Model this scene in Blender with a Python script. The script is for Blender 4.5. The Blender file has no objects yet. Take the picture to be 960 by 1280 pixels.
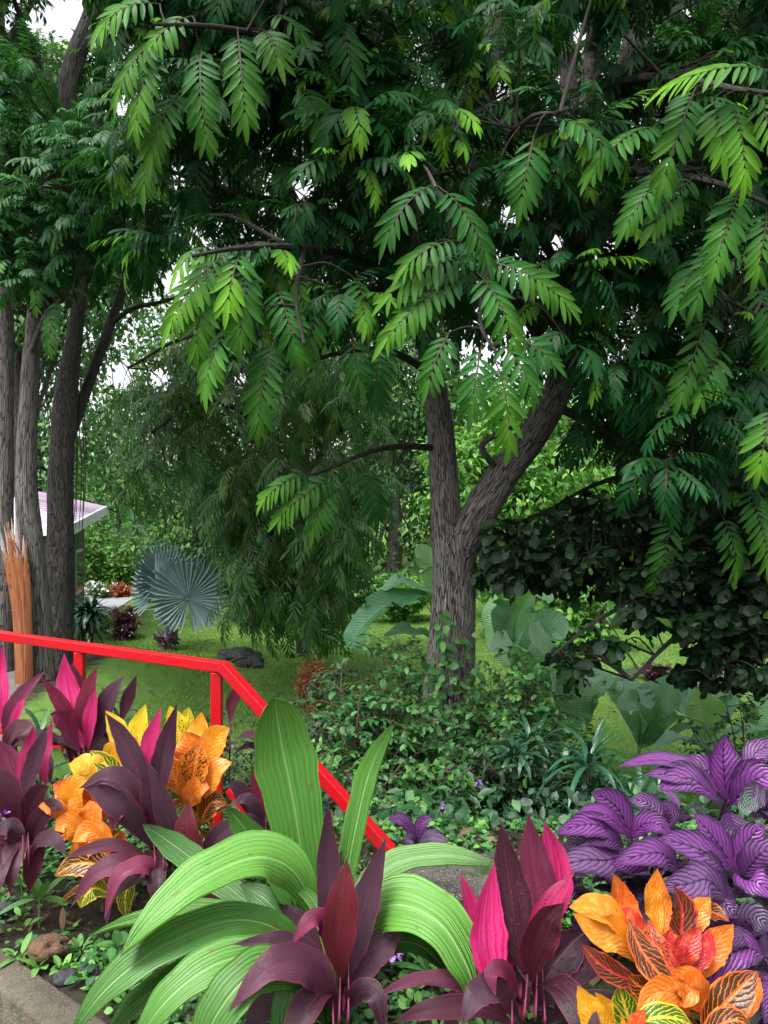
import bpy, math, random
import numpy as np
from mathutils import Vector
SEED = 7
rng = np.random.default_rng(SEED)
random.seed(SEED)
sc = bpy.context.scene
col = sc.collection
F = 950.0          # focal length in photo pixels (960 x 1280)
CZ = 1.6           # eye height
HY = 640.0

def P(px, py, d):
    """a point d metres ahead of the camera, seen at photo pixel px, py"""
    return np.array([(px - 480.0) / F * d, d, CZ - (py - HY) / F * d])

def unit(v):
    v = np.asarray(v, float)
    return v / np.maximum(np.linalg.norm(v, axis=-1, keepdims=True), 1e-9)

# ------------------------------------------------------------------ mesh building
class Geo:
    def __init__(s):
        s.v = []; s.f = []; s.uv = []; s.t = []; s.n = 0
    def grids(s, Pt, tint, uvs=None):
        """Pt (N, a, b, 3) grids of quads; tint (N, 3)"""
        N, a, b, _ = Pt.shape
        if N == 0: return
        idx = np.arange(a * b).reshape(a, b)
        q = np.stack([idx[:-1, :-1], idx[:-1, 1:], idx[1:, 1:], idx[1:, :-1]], -1).reshape(-1, 4)
        q = (q[None] + (np.arange(N) * a * b)[:, None, None]).reshape(-1, 4) + s.n
        s.v.append(Pt.reshape(-1, 3)); s.f.append(q)
        if uvs is None:
            uu, vv = np.meshgrid(np.linspace(0, 1, a), np.linspace(0, 1, b), indexing='ij')
            uvs = np.broadcast_to(np.stack([vv, uu], -1), (N, a, b, 2))
        s.uv.append(np.asarray(uvs, float).reshape(-1, 2))
        tint = np.asarray(tint, float)
        s.t.append(np.repeat(tint, a * b, axis=0))
        s.n += N * a * b
    def box(s, c, size, ax=None, tint=(.5, .5, .5), bev=0.0):
        """a box (bevelled corners when bev) along axes ax (3x3 rows)"""
        ax = np.eye(3) if ax is None else np.asarray(ax, float)
        h = np.asarray(size, float) / 2
        if bev <= 0: bev = min(h) * .04
        import bmesh
        bm = bmesh.new(); bmesh.ops.create_cube(bm, size=1.0)
        for vv in bm.verts: vv.co = Vector(np.asarray(vv.co) * 2 * h)
        bmesh.ops.bevel(bm, geom=list(bm.edges), offset=bev, segments=2, profile=.5, affect='EDGES')
        s.from_bm(bm, c, ax, tint)
    def from_bm(s, bm, c=(0, 0, 0), ax=None, tint=(.5, .5, .5)):
        ax = np.eye(3) if ax is None else np.asarray(ax, float)
        bm.verts.ensure_lookup_table()
        V = np.array([tuple(v.co) for v in bm.verts]); bm.verts.index_update()
        s.v.append(V @ ax + np.asarray(c))
        for f in bm.faces: s.f.append(np.array([[v.index + s.n for v in f.verts]]))
        s.uv.append(V[:, :2]); s.t.append(np.repeat(np.array([tint], float), len(V), 0)); s.n += len(V)
        bm.free()
    def build(s, name, mat, parent=None, smooth=True, label=None):
        V = np.concatenate(s.v); 
        org = np.array(parent['_loc']) if parent is not None and '_loc' in parent.keys() else np.zeros(3)
        gp = parent
        me = bpy.data.meshes.new(name)
        me.vertices.add(len(V)); me.vertices.foreach_set('co', (V - org).astype(np.float32).ravel())
        cnt = np.concatenate([np.full(len(f), f.shape[1], np.int32) for f in s.f])
        lv = np.concatenate([f.ravel() for f in s.f]).astype(np.int32)
        me.loops.add(len(lv)); me.loops.foreach_set('vertex_index', lv)
        me.polygons.add(len(cnt))
        me.polygons.foreach_set('loop_start', np.concatenate([[0], np.cumsum(cnt)[:-1]]).astype(np.int32))
        me.update(calc_edges=True)
        me.polygons.foreach_set('use_smooth', np.full(len(cnt), smooth, bool))
        uvl = me.uv_layers.new(name='UVMap')
        UV = np.concatenate(s.uv)
        uvl.data.foreach_set('uv', UV[lv].astype(np.float32).ravel())
        at = me.attributes.new('tint', 'FLOAT_COLOR', 'POINT')
        T = np.concatenate(s.t); at.data.foreach_set('color', np.concatenate([T, np.ones((len(T), 1))], 1).astype(np.float32).ravel())
        me.materials.append(mat); me.validate()
        o = bpy.data.objects.new(name, me); col.objects.link(o)
        if parent is not None:
            o.parent = parent
            if '_loc' in parent.keys(): o['_loc'] = parent['_loc']
        if label: o['label'] = label
        return o

ALL = []
def thing(name, loc, label, cat, group=None):
    o = bpy.data.objects.new(name, None); col.objects.link(o)
    o.location = loc; o['_loc'] = [float(x) for x in loc]; o.empty_display_size = .1
    o['label'] = label; o['category'] = cat
    if group: o['group'] = group
    ALL.append(o)
    return o
def single(g, name, mat, loc, label, cat, group=None, smooth=True):
    """a thing that is one mesh, its origin at its base"""
    org = np.asarray(loc, float); g.v = [a - org for a in g.v]
    o = g.build(name, mat, None, smooth); o.location = org
    o['label'] = label; o['category'] = cat
    if group: o['group'] = group
    return o
def structure(g, name, mat, kind='structure', smooth=True, label=None, cat=None):
    o = g.build(name, mat, None, smooth); o['kind'] = kind
    if label: o['label'] = label
    if cat: o['category'] = cat
    return o

def prof(u, a, b, eps=.03):
    m = a / (a + b)
    w = np.power(np.maximum(u, 1e-6), a) * np.power(np.maximum(1 - u, 0), b)
    w = w / (m ** a * (1 - m) ** b)
    return np.maximum(w, eps * (1 - u) + .004)

def leaves(g, base, dr, nor, L, W, bend=.5, fold=.15, ab=(.6, .65), nu=4, nv=2, tint=None, wave=0., eps=.03, pleat=0, pamp=0., roll=None):
    """many leaves at once: each runs from base along dr, its upper face towards nor, and arcs away from nor by bend radians"""
    base = np.atleast_2d(base); N = len(base)
    if N == 0: return
    dr = unit(np.broadcast_to(dr, (N, 3))); nor = np.broadcast_to(np.asarray(nor, float), (N, 3))
    side = unit(np.cross(dr, nor)); nor = np.cross(side, dr)
    L = np.broadcast_to(np.asarray(L, float), (N,)); W = np.broadcast_to(np.asarray(W, float), (N,))
    bend = np.broadcast_to(np.asarray(bend, float), (N,)); fold = np.broadcast_to(np.asarray(fold, float), (N,))
    b = np.where(np.abs(bend) < 1e-3, 1e-3, bend)
    u = np.linspace(0, 1, nu + 1); v = np.linspace(-1, 1, nv + 1)
    bu = b[:, None] * u[None]
    s1 = (np.sin(bu) / b[:, None]) * L[:, None]; s2 = ((1 - np.cos(bu)) / b[:, None]) * L[:, None]
    C = base[:, None] + s1[..., None] * dr[:, None] - s2[..., None] * nor[:, None]
    nu_ = np.cos(bu)[..., None] * nor[:, None] + np.sin(bu)[..., None] * dr[:, None]
    w = prof(u, ab[0], ab[1], eps)[None] * W[:, None] * .5
    off = w[..., None] * np.abs(v)[None, None] * np.sin(fold)[:, None, None]
    lat = w[..., None] * v[None, None] * np.cos(fold)[:, None, None]
    if wave:
        ph = rng.random((N, 1, 1)) * 6.28
        fr = 2.2 + 1.5 * rng.random((N, 1, 1))
        off = off + wave * w[..., None] * (v[None, None] ** 2) * np.sin(fr * 6.28 * u[None, :, None] + ph + (v[None, None] > 0) * 2.1)
    if pleat:
        off = off + pamp * (np.abs(((v * pleat / 2) % 1.0) - .5) * 4 - 1)[None, None] * np.minimum(1, w / (W[:, None] * .25))[..., None]
    Pt = C[:, :, None] + lat[..., None] * side[:, None, None] + off[..., None] * nu_[:, :, None]
    if tint is None: tint = rng.random((N, 3))
    g.grids(Pt, tint)

def catmull(pts, n):
    pts = np.asarray(pts, float)
    if len(pts) == 2: return pts[0] + np.linspace(0, 1, n)[:, None] * (pts[1] - pts[0])
    Q = np.vstack([2 * pts[0] - pts[1], pts, 2 * pts[-1] - pts[-2]])
    k = len(pts) - 1
    t = np.linspace(0, k, n); i = np.minimum(t.astype(int), k - 1); f = (t - i)[:, None]
    p0, p1, p2, p3 = Q[i], Q[i + 1], Q[i + 2], Q[i + 3]
    return .5 * ((2 * p1) + (-p0 + p2) * f + (2 * p0 - 5 * p1 + 4 * p2 - p3) * f ** 2 + (-p0 + 3 * p1 - 3 * p2 + p3) * f ** 3)

def curve_leaf(g, pts, W, hint, ab=(.8, .55), fold=.12, nu=22, nv=8, tint=(.5, .5, .5), pleat=0, pamp=0., wave=0., eps=.03, hint2=None, twist=.45):
    """one leaf whose midrib follows pts; its face is turned towards hint (hint2 at the tip)"""
    C = catmull(pts, nu + 1); u = np.linspace(0, 1, nu + 1)
    t = unit(np.gradient(C, axis=0))
    h1 = np.asarray(hint, float); h2 = np.asarray(hint if hint2 is None else hint2, float)
    h = unit(h1[None] * (1 - u[:, None]) + h2[None] * u[:, None])
    side = unit(np.cross(t, h)); n = np.cross(side, t)
    tw = (rng.random() - .5) * 2 * twist * u ** 1.5 + (rng.random() - .5) * .5 * twist * np.sin(u * 6 + rng.random() * 6)
    side, n = side * np.cos(tw)[:, None] + n * np.sin(tw)[:, None], n * np.cos(tw)[:, None] - side * np.sin(tw)[:, None]
    v = np.linspace(-1, 1, nv + 1)
    w = prof(u, ab[0], ab[1], eps) * W * .5
    w = w * (1 + .035 * np.sin(u * 23 + rng.random() * 6) + .03 * np.sin(u * 41 + rng.random() * 6))
    off = w[:, None] * (np.abs(v)[None] ** 1.3) * math.sin(fold); lat = w[:, None] * v[None] * math.cos(fold)
    if wave:
        ph = rng.random() * 6.28; fr = 1.6 + rng.random() * 1.2
        off = off + wave * w[:, None] * (v[None] ** 2) * np.sin(fr * 6.28 * u[:, None] + ph + (v[None] > 0) * 2.3)
    if pleat:
        off = off + pamp * (np.abs(((v * pleat / 2) % 1.0) - .5) * 4 - 1)[None] * np.minimum(1, w / (W * .2))[:, None]
    Pt = C[:, None] + lat[..., None] * side[:, None] + off[..., None] * n[:, None]
    g.grids(Pt[None], np.array([tint]))

def tube(g, pts, radii, ns=10, n=None, bark=0., tint=(.5, .5, .5), seed=0):
    pts = np.asarray(pts, float); k = len(pts)
    n = n or max(3, (k - 1) * 5 + 1)
    C = catmull(pts, n)
    R = np.interp(np.linspace(0, k - 1, n), np.arange(k), np.broadcast_to(np.asarray(radii, float), (k,)))
    t = unit(np.gradient(C, axis=0))
    a0 = np.array([1., 0, 0]) if abs(t[0][0]) < .8 else np.array([0, 1., 0])
    A = np.zeros((n, 3)); a = a0
    for i in range(n):
        a = a - t[i] * (a @ t[i]); a = a / max(np.linalg.norm(a), 1e-9); A[i] = a
    B = np.cross(t, A)
    th = np.linspace(0, 2 * np.pi, ns + 1)
    L = np.concatenate([[0], np.cumsum(np.linalg.norm(np.diff(C, axis=0), axis=1))])
    rr = R[:, None] * np.ones((1, ns + 1))
    if bark:
        r2 = np.random.default_rng(seed + 5)
        nz = np.zeros((n, ns + 1))
        for q in range(7):
            kk = r2.integers(3, 14); nz += np.sin(kk * th[None] + r2.random() * 6.28 + (.6 + r2.random() * 3) * np.sin(L[:, None] * (1 + r2.random() * 4) + r2.random() * 6)) / (2 + q * .3)
        lump = np.sin(L[:, None] * 3.1 + 2 * np.sin(th[None]) + r2.random() * 6) * .35 + np.sin(L[:, None] * 7.3 + 3 * np.cos(th[None])) * .2
        rr = rr * (1 + bark * nz * .5 + bark * lump)
    Pt = C[:, None] + rr[..., None] * (np.cos(th)[None, :, None] * A[:, None] + np.sin(th)[None, :, None] * B[:, None])
    uv = np.stack([np.broadcast_to(th / 6.2832, (n, ns + 1)), np.broadcast_to(L[:, None], (n, ns + 1))], -1)
    g.grids(Pt[None], np.array([tint]), uv[None])
    return C

def fronds(g, base, dr, nor, L, bend=1.2, pairs=9, ll=.11, lw=.034, nu=4, nv=2, tint=None, start=.18, droop=.35, ang=(62, 28), young=None, ab=(.6, .72), lbend=.35, trim=True):
    """pinnate leaves: N rachises along dr arcing down, with opposite leaflets and one at the end.  ll, lw as shares of the frond's length"""
    base = np.atleast_2d(base); N = len(base)
    if N == 0: return
    dr = unit(np.broadcast_to(dr, (N, 3))); nor = np.broadcast_to(np.asarray(nor, float), (N, 3))
    side = unit(np.cross(dr, nor)); nor = np.cross(side, dr)
    L = np.broadcast_to(np.asarray(L, float), (N,)); bend = np.broadcast_to(np.asarray(bend, float), (N,)); b = np.maximum(bend, 1e-3)
    if tint is None: tint = rng.random((N, 3)) * np.array([1, 0, 1])
    tint = np.array(tint, float)
    leaves(g, base, dr, nor, L, .010, bend, .2, (.02, .1), 5, 1, np.stack([tint[:, 0], tint[:, 1], np.full(N, 2.)], 1), eps=.5)
    u = np.linspace(start, .985, pairs)
    bu = b[:, None] * u[None]
    C = base[:, None] + ((np.sin(bu) / b[:, None]) * L[:, None])[..., None] * dr[:, None] - (((1 - np.cos(bu)) / b[:, None]) * L[:, None])[..., None] * nor[:, None]
    n_ = np.cos(bu)[..., None] * nor[:, None] + np.sin(bu)[..., None] * dr[:, None]
    t_ = np.cos(bu)[..., None] * dr[:, None] - np.sin(bu)[..., None] * nor[:, None]
    a = np.radians(np.linspace(ang[0], ang[1], pairs))[None, :, None]
    size = (.72 + .38 * np.sin(np.pi * (.12 + .74 * np.linspace(0, 1, pairs))))[None]
    Bs, D, Nn, Ls, Ws, T = [], [], [], [], [], []
    for sg in (-1, 1):
        ja = a + (rng.random((N, pairs, 1)) - .5) * .28
        d = np.cos(ja) * t_ + np.sin(ja) * sg * side[:, None]
        d = d + np.array([0, 0, -1.]) * droop * (.6 + .8 * rng.random((N, pairs, 1)))
        Bs.append(C.reshape(-1, 3)); D.append(d.reshape(-1, 3))
        Nn.append((n_ + .25 * sg * side[:, None] * -1 + (rng.random((N, pairs, 3)) - .5) * .5).reshape(-1, 3))
        sz = size * (.88 + .24 * rng.random((N, pairs)))
        Ls.append((L[:, None] * ll * sz).ravel()); Ws.append((L[:, None] * lw * sz).ravel())
        tt = np.repeat(tint[:, None], pairs, 1); tt[..., 2] = rng.random((N, pairs)); tt[..., 1] *= np.linspace(-.05, 1.5, pairs).clip(0)[None]; T.append(tt.reshape(-1, 3))  # tint.g rises along the rachis: leaflets get lighter towards the tip
    Bs.append(C[:, -1]); D.append(t_[:, -1] + np.array([0, 0, -1]) * droop * .3); Nn.append(n_[:, -1]); Ls.append(L * ll * 1.15); Ws.append(L * lw * 1.1)
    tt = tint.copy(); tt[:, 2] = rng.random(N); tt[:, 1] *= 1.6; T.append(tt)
    Bs = np.concatenate(Bs)
    keep = (rng.random(len(Bs)) > .04) & (gaps(Bs) if trim else True)
    leaves(g, Bs[keep], np.concatenate(D)[keep], np.concatenate(Nn)[keep], np.concatenate(Ls)[keep], np.concatenate(Ws)[keep],
           lbend + (rng.random(keep.sum()) - .3) * .5, .22, ab, nu, nv, np.concatenate(T)[keep])

def rand_dirs(n, up=0.):
    v = unit(rng.normal(size=(n, 3))); v[:, 2] = v[:, 2] + up
    return unit(v)

HOLES = [(85, 20, 46), (160, 130, 26), (226, 215, 24), (232, 345, 38), (150, 468, 24), (380, 232, 24), (640, 262, 24), (652, 335, 24), (622, 112, 22), (725, 40, 18), (770, 300, 16), (745, 165, 14), (395, 60, 10), (690, 300, 20), (830, 200, 12), (545, 20, 10), (200, 470, 20), (300, 470, 14), (420, 250, 14), (860, 15, 12), (330, 500, 12)]
def gaps(p):
    """False where the crowns are thin and the sky shows through"""
    d = np.maximum(p[:, 1], .5); px = 480 + p[:, 0] / d * F; py = HY - (p[:, 2] - CZ) / d * F
    k = np.ones(len(p), bool); j = .55 + .55 * rng.random(len(p))
    for hx, hy, r in HOLES: k &= (px - hx) ** 2 + ((py - hy) * 1.1) ** 2 > (r * j) ** 2
    return k

def scatter_crown(g, centers, radii, per, size, aspect=.5, ab=(.6, .6), droop=.3, nu=2, nv=2, young=.1, shell=.55, fold=.2, flat=.75):
    """leaves in clumps: a clump is a flattened ball, leaves facing up and out, tips hanging"""
    cs, ds, ns, ls, ts = [], [], [], [], []
    for c, r in zip(centers, radii):
        n = int(per * (r / np.mean(radii)) ** 2)
        o = rand_dirs(n); rr = r * (shell + (1 - shell) * rng.random(n)) * (.75 + .5 * rng.random(n))
        p = c + o * rr[:, None] * np.array([1, 1, flat])
        cs.append(p); d = unit(o * .8 + rand_dirs(n) * .9 + np.array([0, 0, -droop])); ds.append(d)
        ns.append(unit(o * .5 + np.array([0, 0, 1.]) + rand_dirs(n) * .6)); ls.append(size * (.6 + .7 * rng.random(n)))
        hue = rng.random() * .5
        t = rng.random((n, 3)); t[:, 0] = np.clip(hue + t[:, 0] * .5, 0, 1); t[:, 1] = np.where(rng.random(n) < young, .4 + .6 * t[:, 1], 0); ts.append(t)
    cs = np.concatenate(cs); L = np.concatenate(ls); k = gaps(cs); L = L[k]
    leaves(g, cs[k], np.concatenate(ds)[k], np.concatenate(ns)[k], L, L * aspect, .35 + .4 * rng.random(len(L)), fold, ab, nu, nv, np.concatenate(ts)[k])

# ------------------------------------------------------------------ materials
class NT:
    def __init__(s, name):
        s.m = bpy.data.materials.new(name); s.m.use_nodes = True; s.nt = s.m.node_tree; s.nt.nodes.clear()
        s.out = s.nt.nodes.new('ShaderNodeOutputMaterial')
    def n(s, typ, ins=None, **pr):
        nd = s.nt.nodes.new('ShaderNode' + typ)
        for k, v in pr.items(): setattr(nd, k, v)
        for k, v in (ins or {}).items(): s.set(nd.inputs[k], v)
        return nd
    def set(s, sock, v):
        if isinstance(v, bpy.types.NodeSocket): s.nt.links.new(v, sock)
        else:
            if sock.type == 'RGBA' and len(v) == 3: v = (*v, 1)
            sock.default_value = v
    def math(s, op, a, b=0., c=None, clamp=False):
        ins = {0: a, 1: b}
        if c is not None: ins[2] = c
        return s.n('Math', ins, operation=op, use_clamp=clamp).outputs[0]
    def mix(s, f, a, b, bt='MIX'):
        nd = s.n('Mix', None, data_type='RGBA', blend_type=bt, clamp_factor=True)
        s.set(nd.inputs[0], f); s.set(nd.inputs[6], a); s.set(nd.inputs[7], b)
        return nd.outputs[2]
    def ramp(s, f, stops):
        nd = s.n('ValToRGB', {0: f}); cr = nd.color_ramp
        while len(cr.elements) < len(stops): cr.elements.new(.5)
        for e, (p, c) in zip(cr.elements, stops):
            e.position = p; e.color = (*c, 1) if len(c) == 3 else c
        return nd.outputs[0]
    def smooth(s, x, lo, hi):
        nd = s.n('MapRange', {0: x, 1: lo, 2: hi, 3: 0., 4: 1.}, interpolation_type='SMOOTHSTEP'); return nd.outputs[0]
    def uv(s):
        sp = s.n('SeparateXYZ', {0: s.n('UVMap', uv_map='UVMap').outputs[0]}); return sp.outputs[0], sp.outputs[1]
    def tint(s):
        sp = s.n('SeparateColor', {0: s.n('Attribute', attribute_name='tint').outputs[0]}); return sp.outputs[0], sp.outputs[1], sp.outputs[2]
    def noise(s, scale, detail=3., rough=.55, vec=None, dim=None):
        ins = {'Scale': scale, 'Detail': detail, 'Roughness': rough}
        if vec is not None: ins['Vector'] = vec
        else: ins['Vector'] = s.n('TexCoord').outputs['Object']
        return s.n('TexNoise', ins).outputs[0]
    def vec(s, x, y, z=0.): return s.n('CombineXYZ', {0: x, 1: y, 2: z}).outputs[0]
    def bump(s, h, dist, strength=1.): return s.n('Bump', {'Height': h, 'Distance': dist, 'Strength': strength}).outputs[0]
    def surf(s, color, rough=.5, spec=.5, nrm=None, trans=0., tcol=None, metal=0., coat=0.):
        b = s.n('BsdfPrincipled', {'Base Color': color, 'Roughness': rough, 'Specular IOR Level': spec, 'Metallic': metal, 'Coat Weight': coat})
        if nrm is not None: s.set(b.inputs['Normal'], nrm)
        o = b.outputs[0]
        if trans:
            t = s.n('BsdfTranslucent', {0: tcol if tcol is not None else color})
            if nrm is not None: s.set(t.inputs['Normal'], nrm)
            o = s.n('MixShader', {0: trans, 1: o, 2: t.outputs[0]}).outputs[0]
        s.nt.links.new(o, s.out.inputs[0]); return s.m

def m_leaf(name, a, b, young=None, rib=.0, rough=.42, spec=.5, trans=.22, twig=(.05, .035, .02), back=None, vb=.5):
    """leaf green: a..b by tint.r, young leaves and lighter frond tips by tint.g; tint.b = 2 marks a stalk"""
    m = NT(name); r, g, bb = m.tint(); x, y = m.uv()
    c = m.mix(r, a, b)
    c = m.mix(m.math('MULTIPLY', m.math('SUBTRACT', bb, .5), .35, clamp=False), c, (a[0] * 1.6 + .01, a[1] * 1.35 + .01, a[2] * 1.2))
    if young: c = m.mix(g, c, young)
    v = m.math('ABSOLUTE', m.math('SUBTRACT', m.math('MULTIPLY', x, 2.), 1.))
    if rib: c = m.mix(m.math('MULTIPLY', m.smooth(v, .12, .0), rib), c, (b[0] * 2 + .03, b[1] * 1.6 + .03, b[2] * 1.5 + .01))
    c = m.mix(m.smooth(bb, 1.5, 1.6), c, twig)
    if back:
        c = m.mix(m.n('NewGeometry').outputs['Backfacing'], c, back)
    side = m.math('SINE', m.math('MULTIPLY', m.math('SUBTRACT', m.math('MULTIPLY', y, 9.), m.math('MULTIPLY', v, 1.6)), 6.283))
    nrm = m.bump(side, .0007, vb)
    return m.surf(c, rough, spec, nrm, trans, m.mix(.5, c, (c_ := (min(1, b[0] * 2.2), min(1, b[1] * 1.8), b[2] * .8))))

def m_bark(name, dark, mid, light, scale=1., fiss=.012, lichen=0.):
    m = NT(name); x, y = m.uv()
    # round the trunk without a seam: (cos, sin) of the angle
    ang = m.math('MULTIPLY', x, 6.28318)
    v3 = m.vec(m.math('MULTIPLY', m.math('COSINE', ang), 2.6 * scale), m.math('MULTIPLY', m.math('SINE', ang), 2.6 * scale), m.math('MULTIPLY', y, 1.45 * scale))
    w = m.noise(1.3, 2., .5, v3)
    v3w = m.n('VectorMath', {0: v3, 1: m.n('VectorMath', {0: m.n('TexNoise', {'Vector': v3, 'Scale': 1.1, 'Detail': 2.}).outputs[1], 1: (.45, .45, .45)}, operation='MULTIPLY').outputs[0]}, operation='ADD').outputs[0]
    vor = m.n('TexVoronoi', {'Vector': v3w, 'Scale': 3.4}, feature='DISTANCE_TO_EDGE').outputs['Distance']
    fine = m.noise(13., 5., .7, v3)
    plate = m.smooth(vor, .01, .12)
    h = m.math('ADD', m.math('MULTIPLY', plate, 1.1), m.math('MULTIPLY', fine, .35))
    c = m.mix(plate, dark, mid)
    c = m.mix(m.math('MULTIPLY', m.smooth(fine, .48, .7), plate), c, light)
    c = m.mix(m.math('MULTIPLY', m.smooth(w, .5, .75), .5), c, dark)
    cell = m.n('SeparateColor', {0: m.n('TexVoronoi', {'Vector': v3w, 'Scale': 3.4}).outputs['Color']}).outputs[0]
    c = m.mix(m.math('MULTIPLY', plate, m.smooth(cell, .2, .9)), c, m.mix(m.smooth(fine, .4, .65), tuple(k * 1.25 for k in mid), light))
    big = m.noise(2.1, 5., .7, v3)
    c = m.mix(m.math('MULTIPLY', m.smooth(big, .42, .62), .55), c, tuple(k * 1.9 + .01 for k in mid))
    c = m.mix(m.math('MULTIPLY', m.smooth(m.noise(4.3, 4., .7, v3), .58, .66), .6), c, tuple(k * .55 for k in dark))
    if lichen:
        c = m.mix(m.math('MULTIPLY', m.smooth(m.noise(5.5, 4., .65, v3), .6, .68), lichen), c, (.33, .35, .31))
    return m.surf(c, .85, .25, m.bump(h, fiss, 1.))

def m_plain(name, c, rough=.6, spec=.4, noise=0., nscale=8., c2=None, bump=0., coat=0.):
    m = NT(name); cc = c
    if noise:
        f = m.noise(nscale, 5., .6); cc = m.mix(m.smooth(f, .35, .7), c, c2 or tuple(k * (1 - noise) for k in c))
    nr = m.bump(m.noise(nscale * 4, 5., .65), bump) if bump else None
    return m.surf(cc, rough, spec, nr, coat=coat)

def blemish(m, c, x, y, b, amount=.6, brown=(.10, .055, .025), scale=7., lo=.66):
    """brown spots and scorched patches, a pattern of each leaf's own"""
    vv = m.vec(m.math('MULTIPLY', x, 1.3), m.math('MULTIPLY', y, 3.), m.math('MULTIPLY', b, 37.))
    sp = m.smooth(m.noise(scale, 2., .5, vv), lo, lo + .05)
    ed = m.smooth(m.math('ADD', m.math('ABSOLUTE', m.math('SUBTRACT', m.math('MULTIPLY', x, 2.), 1.)), m.math('MULTIPLY', m.math('SUBTRACT', m.noise(2.6, 3., .6, vv), .5), 1.1)), 1.12, 1.2)
    tip = m.smooth(m.math('ADD', y, m.math('MULTIPLY', m.math('SUBTRACT', m.noise(4., 3., .6, vv), .5), .25)), 1.0, 1.03)
    k = m.math('MAXIMUM', m.math('MAXIMUM', sp, ed), tip)
    return m.mix(m.math('MULTIPLY', k, amount), c, brown)

def veins(m, n, slant, x, y, warp=0.):
    v = m.math('ABSOLUTE', m.math('SUBTRACT', m.math('MULTIPLY', x, 2.), 1.))
    t = m.math('SUBTRACT', m.math('MULTIPLY', y, n), m.math('MULTIPLY', m.math('POWER', v, 1.2), slant))
    if warp: t = m.math('ADD', t, m.math('MULTIPLY', m.math('SUBTRACT', m.noise(3., 2., .5, m.vec(m.math('MULTIPLY', x, 2.), m.math('MULTIPLY', y, 4.))), .5), warp))
    d = m.math('MULTIPLY', m.math('ABSOLUTE', m.math('SUBTRACT', m.math('FRACT', t), .5)), 2.)   # 1 on a vein
    return v, d

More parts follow.
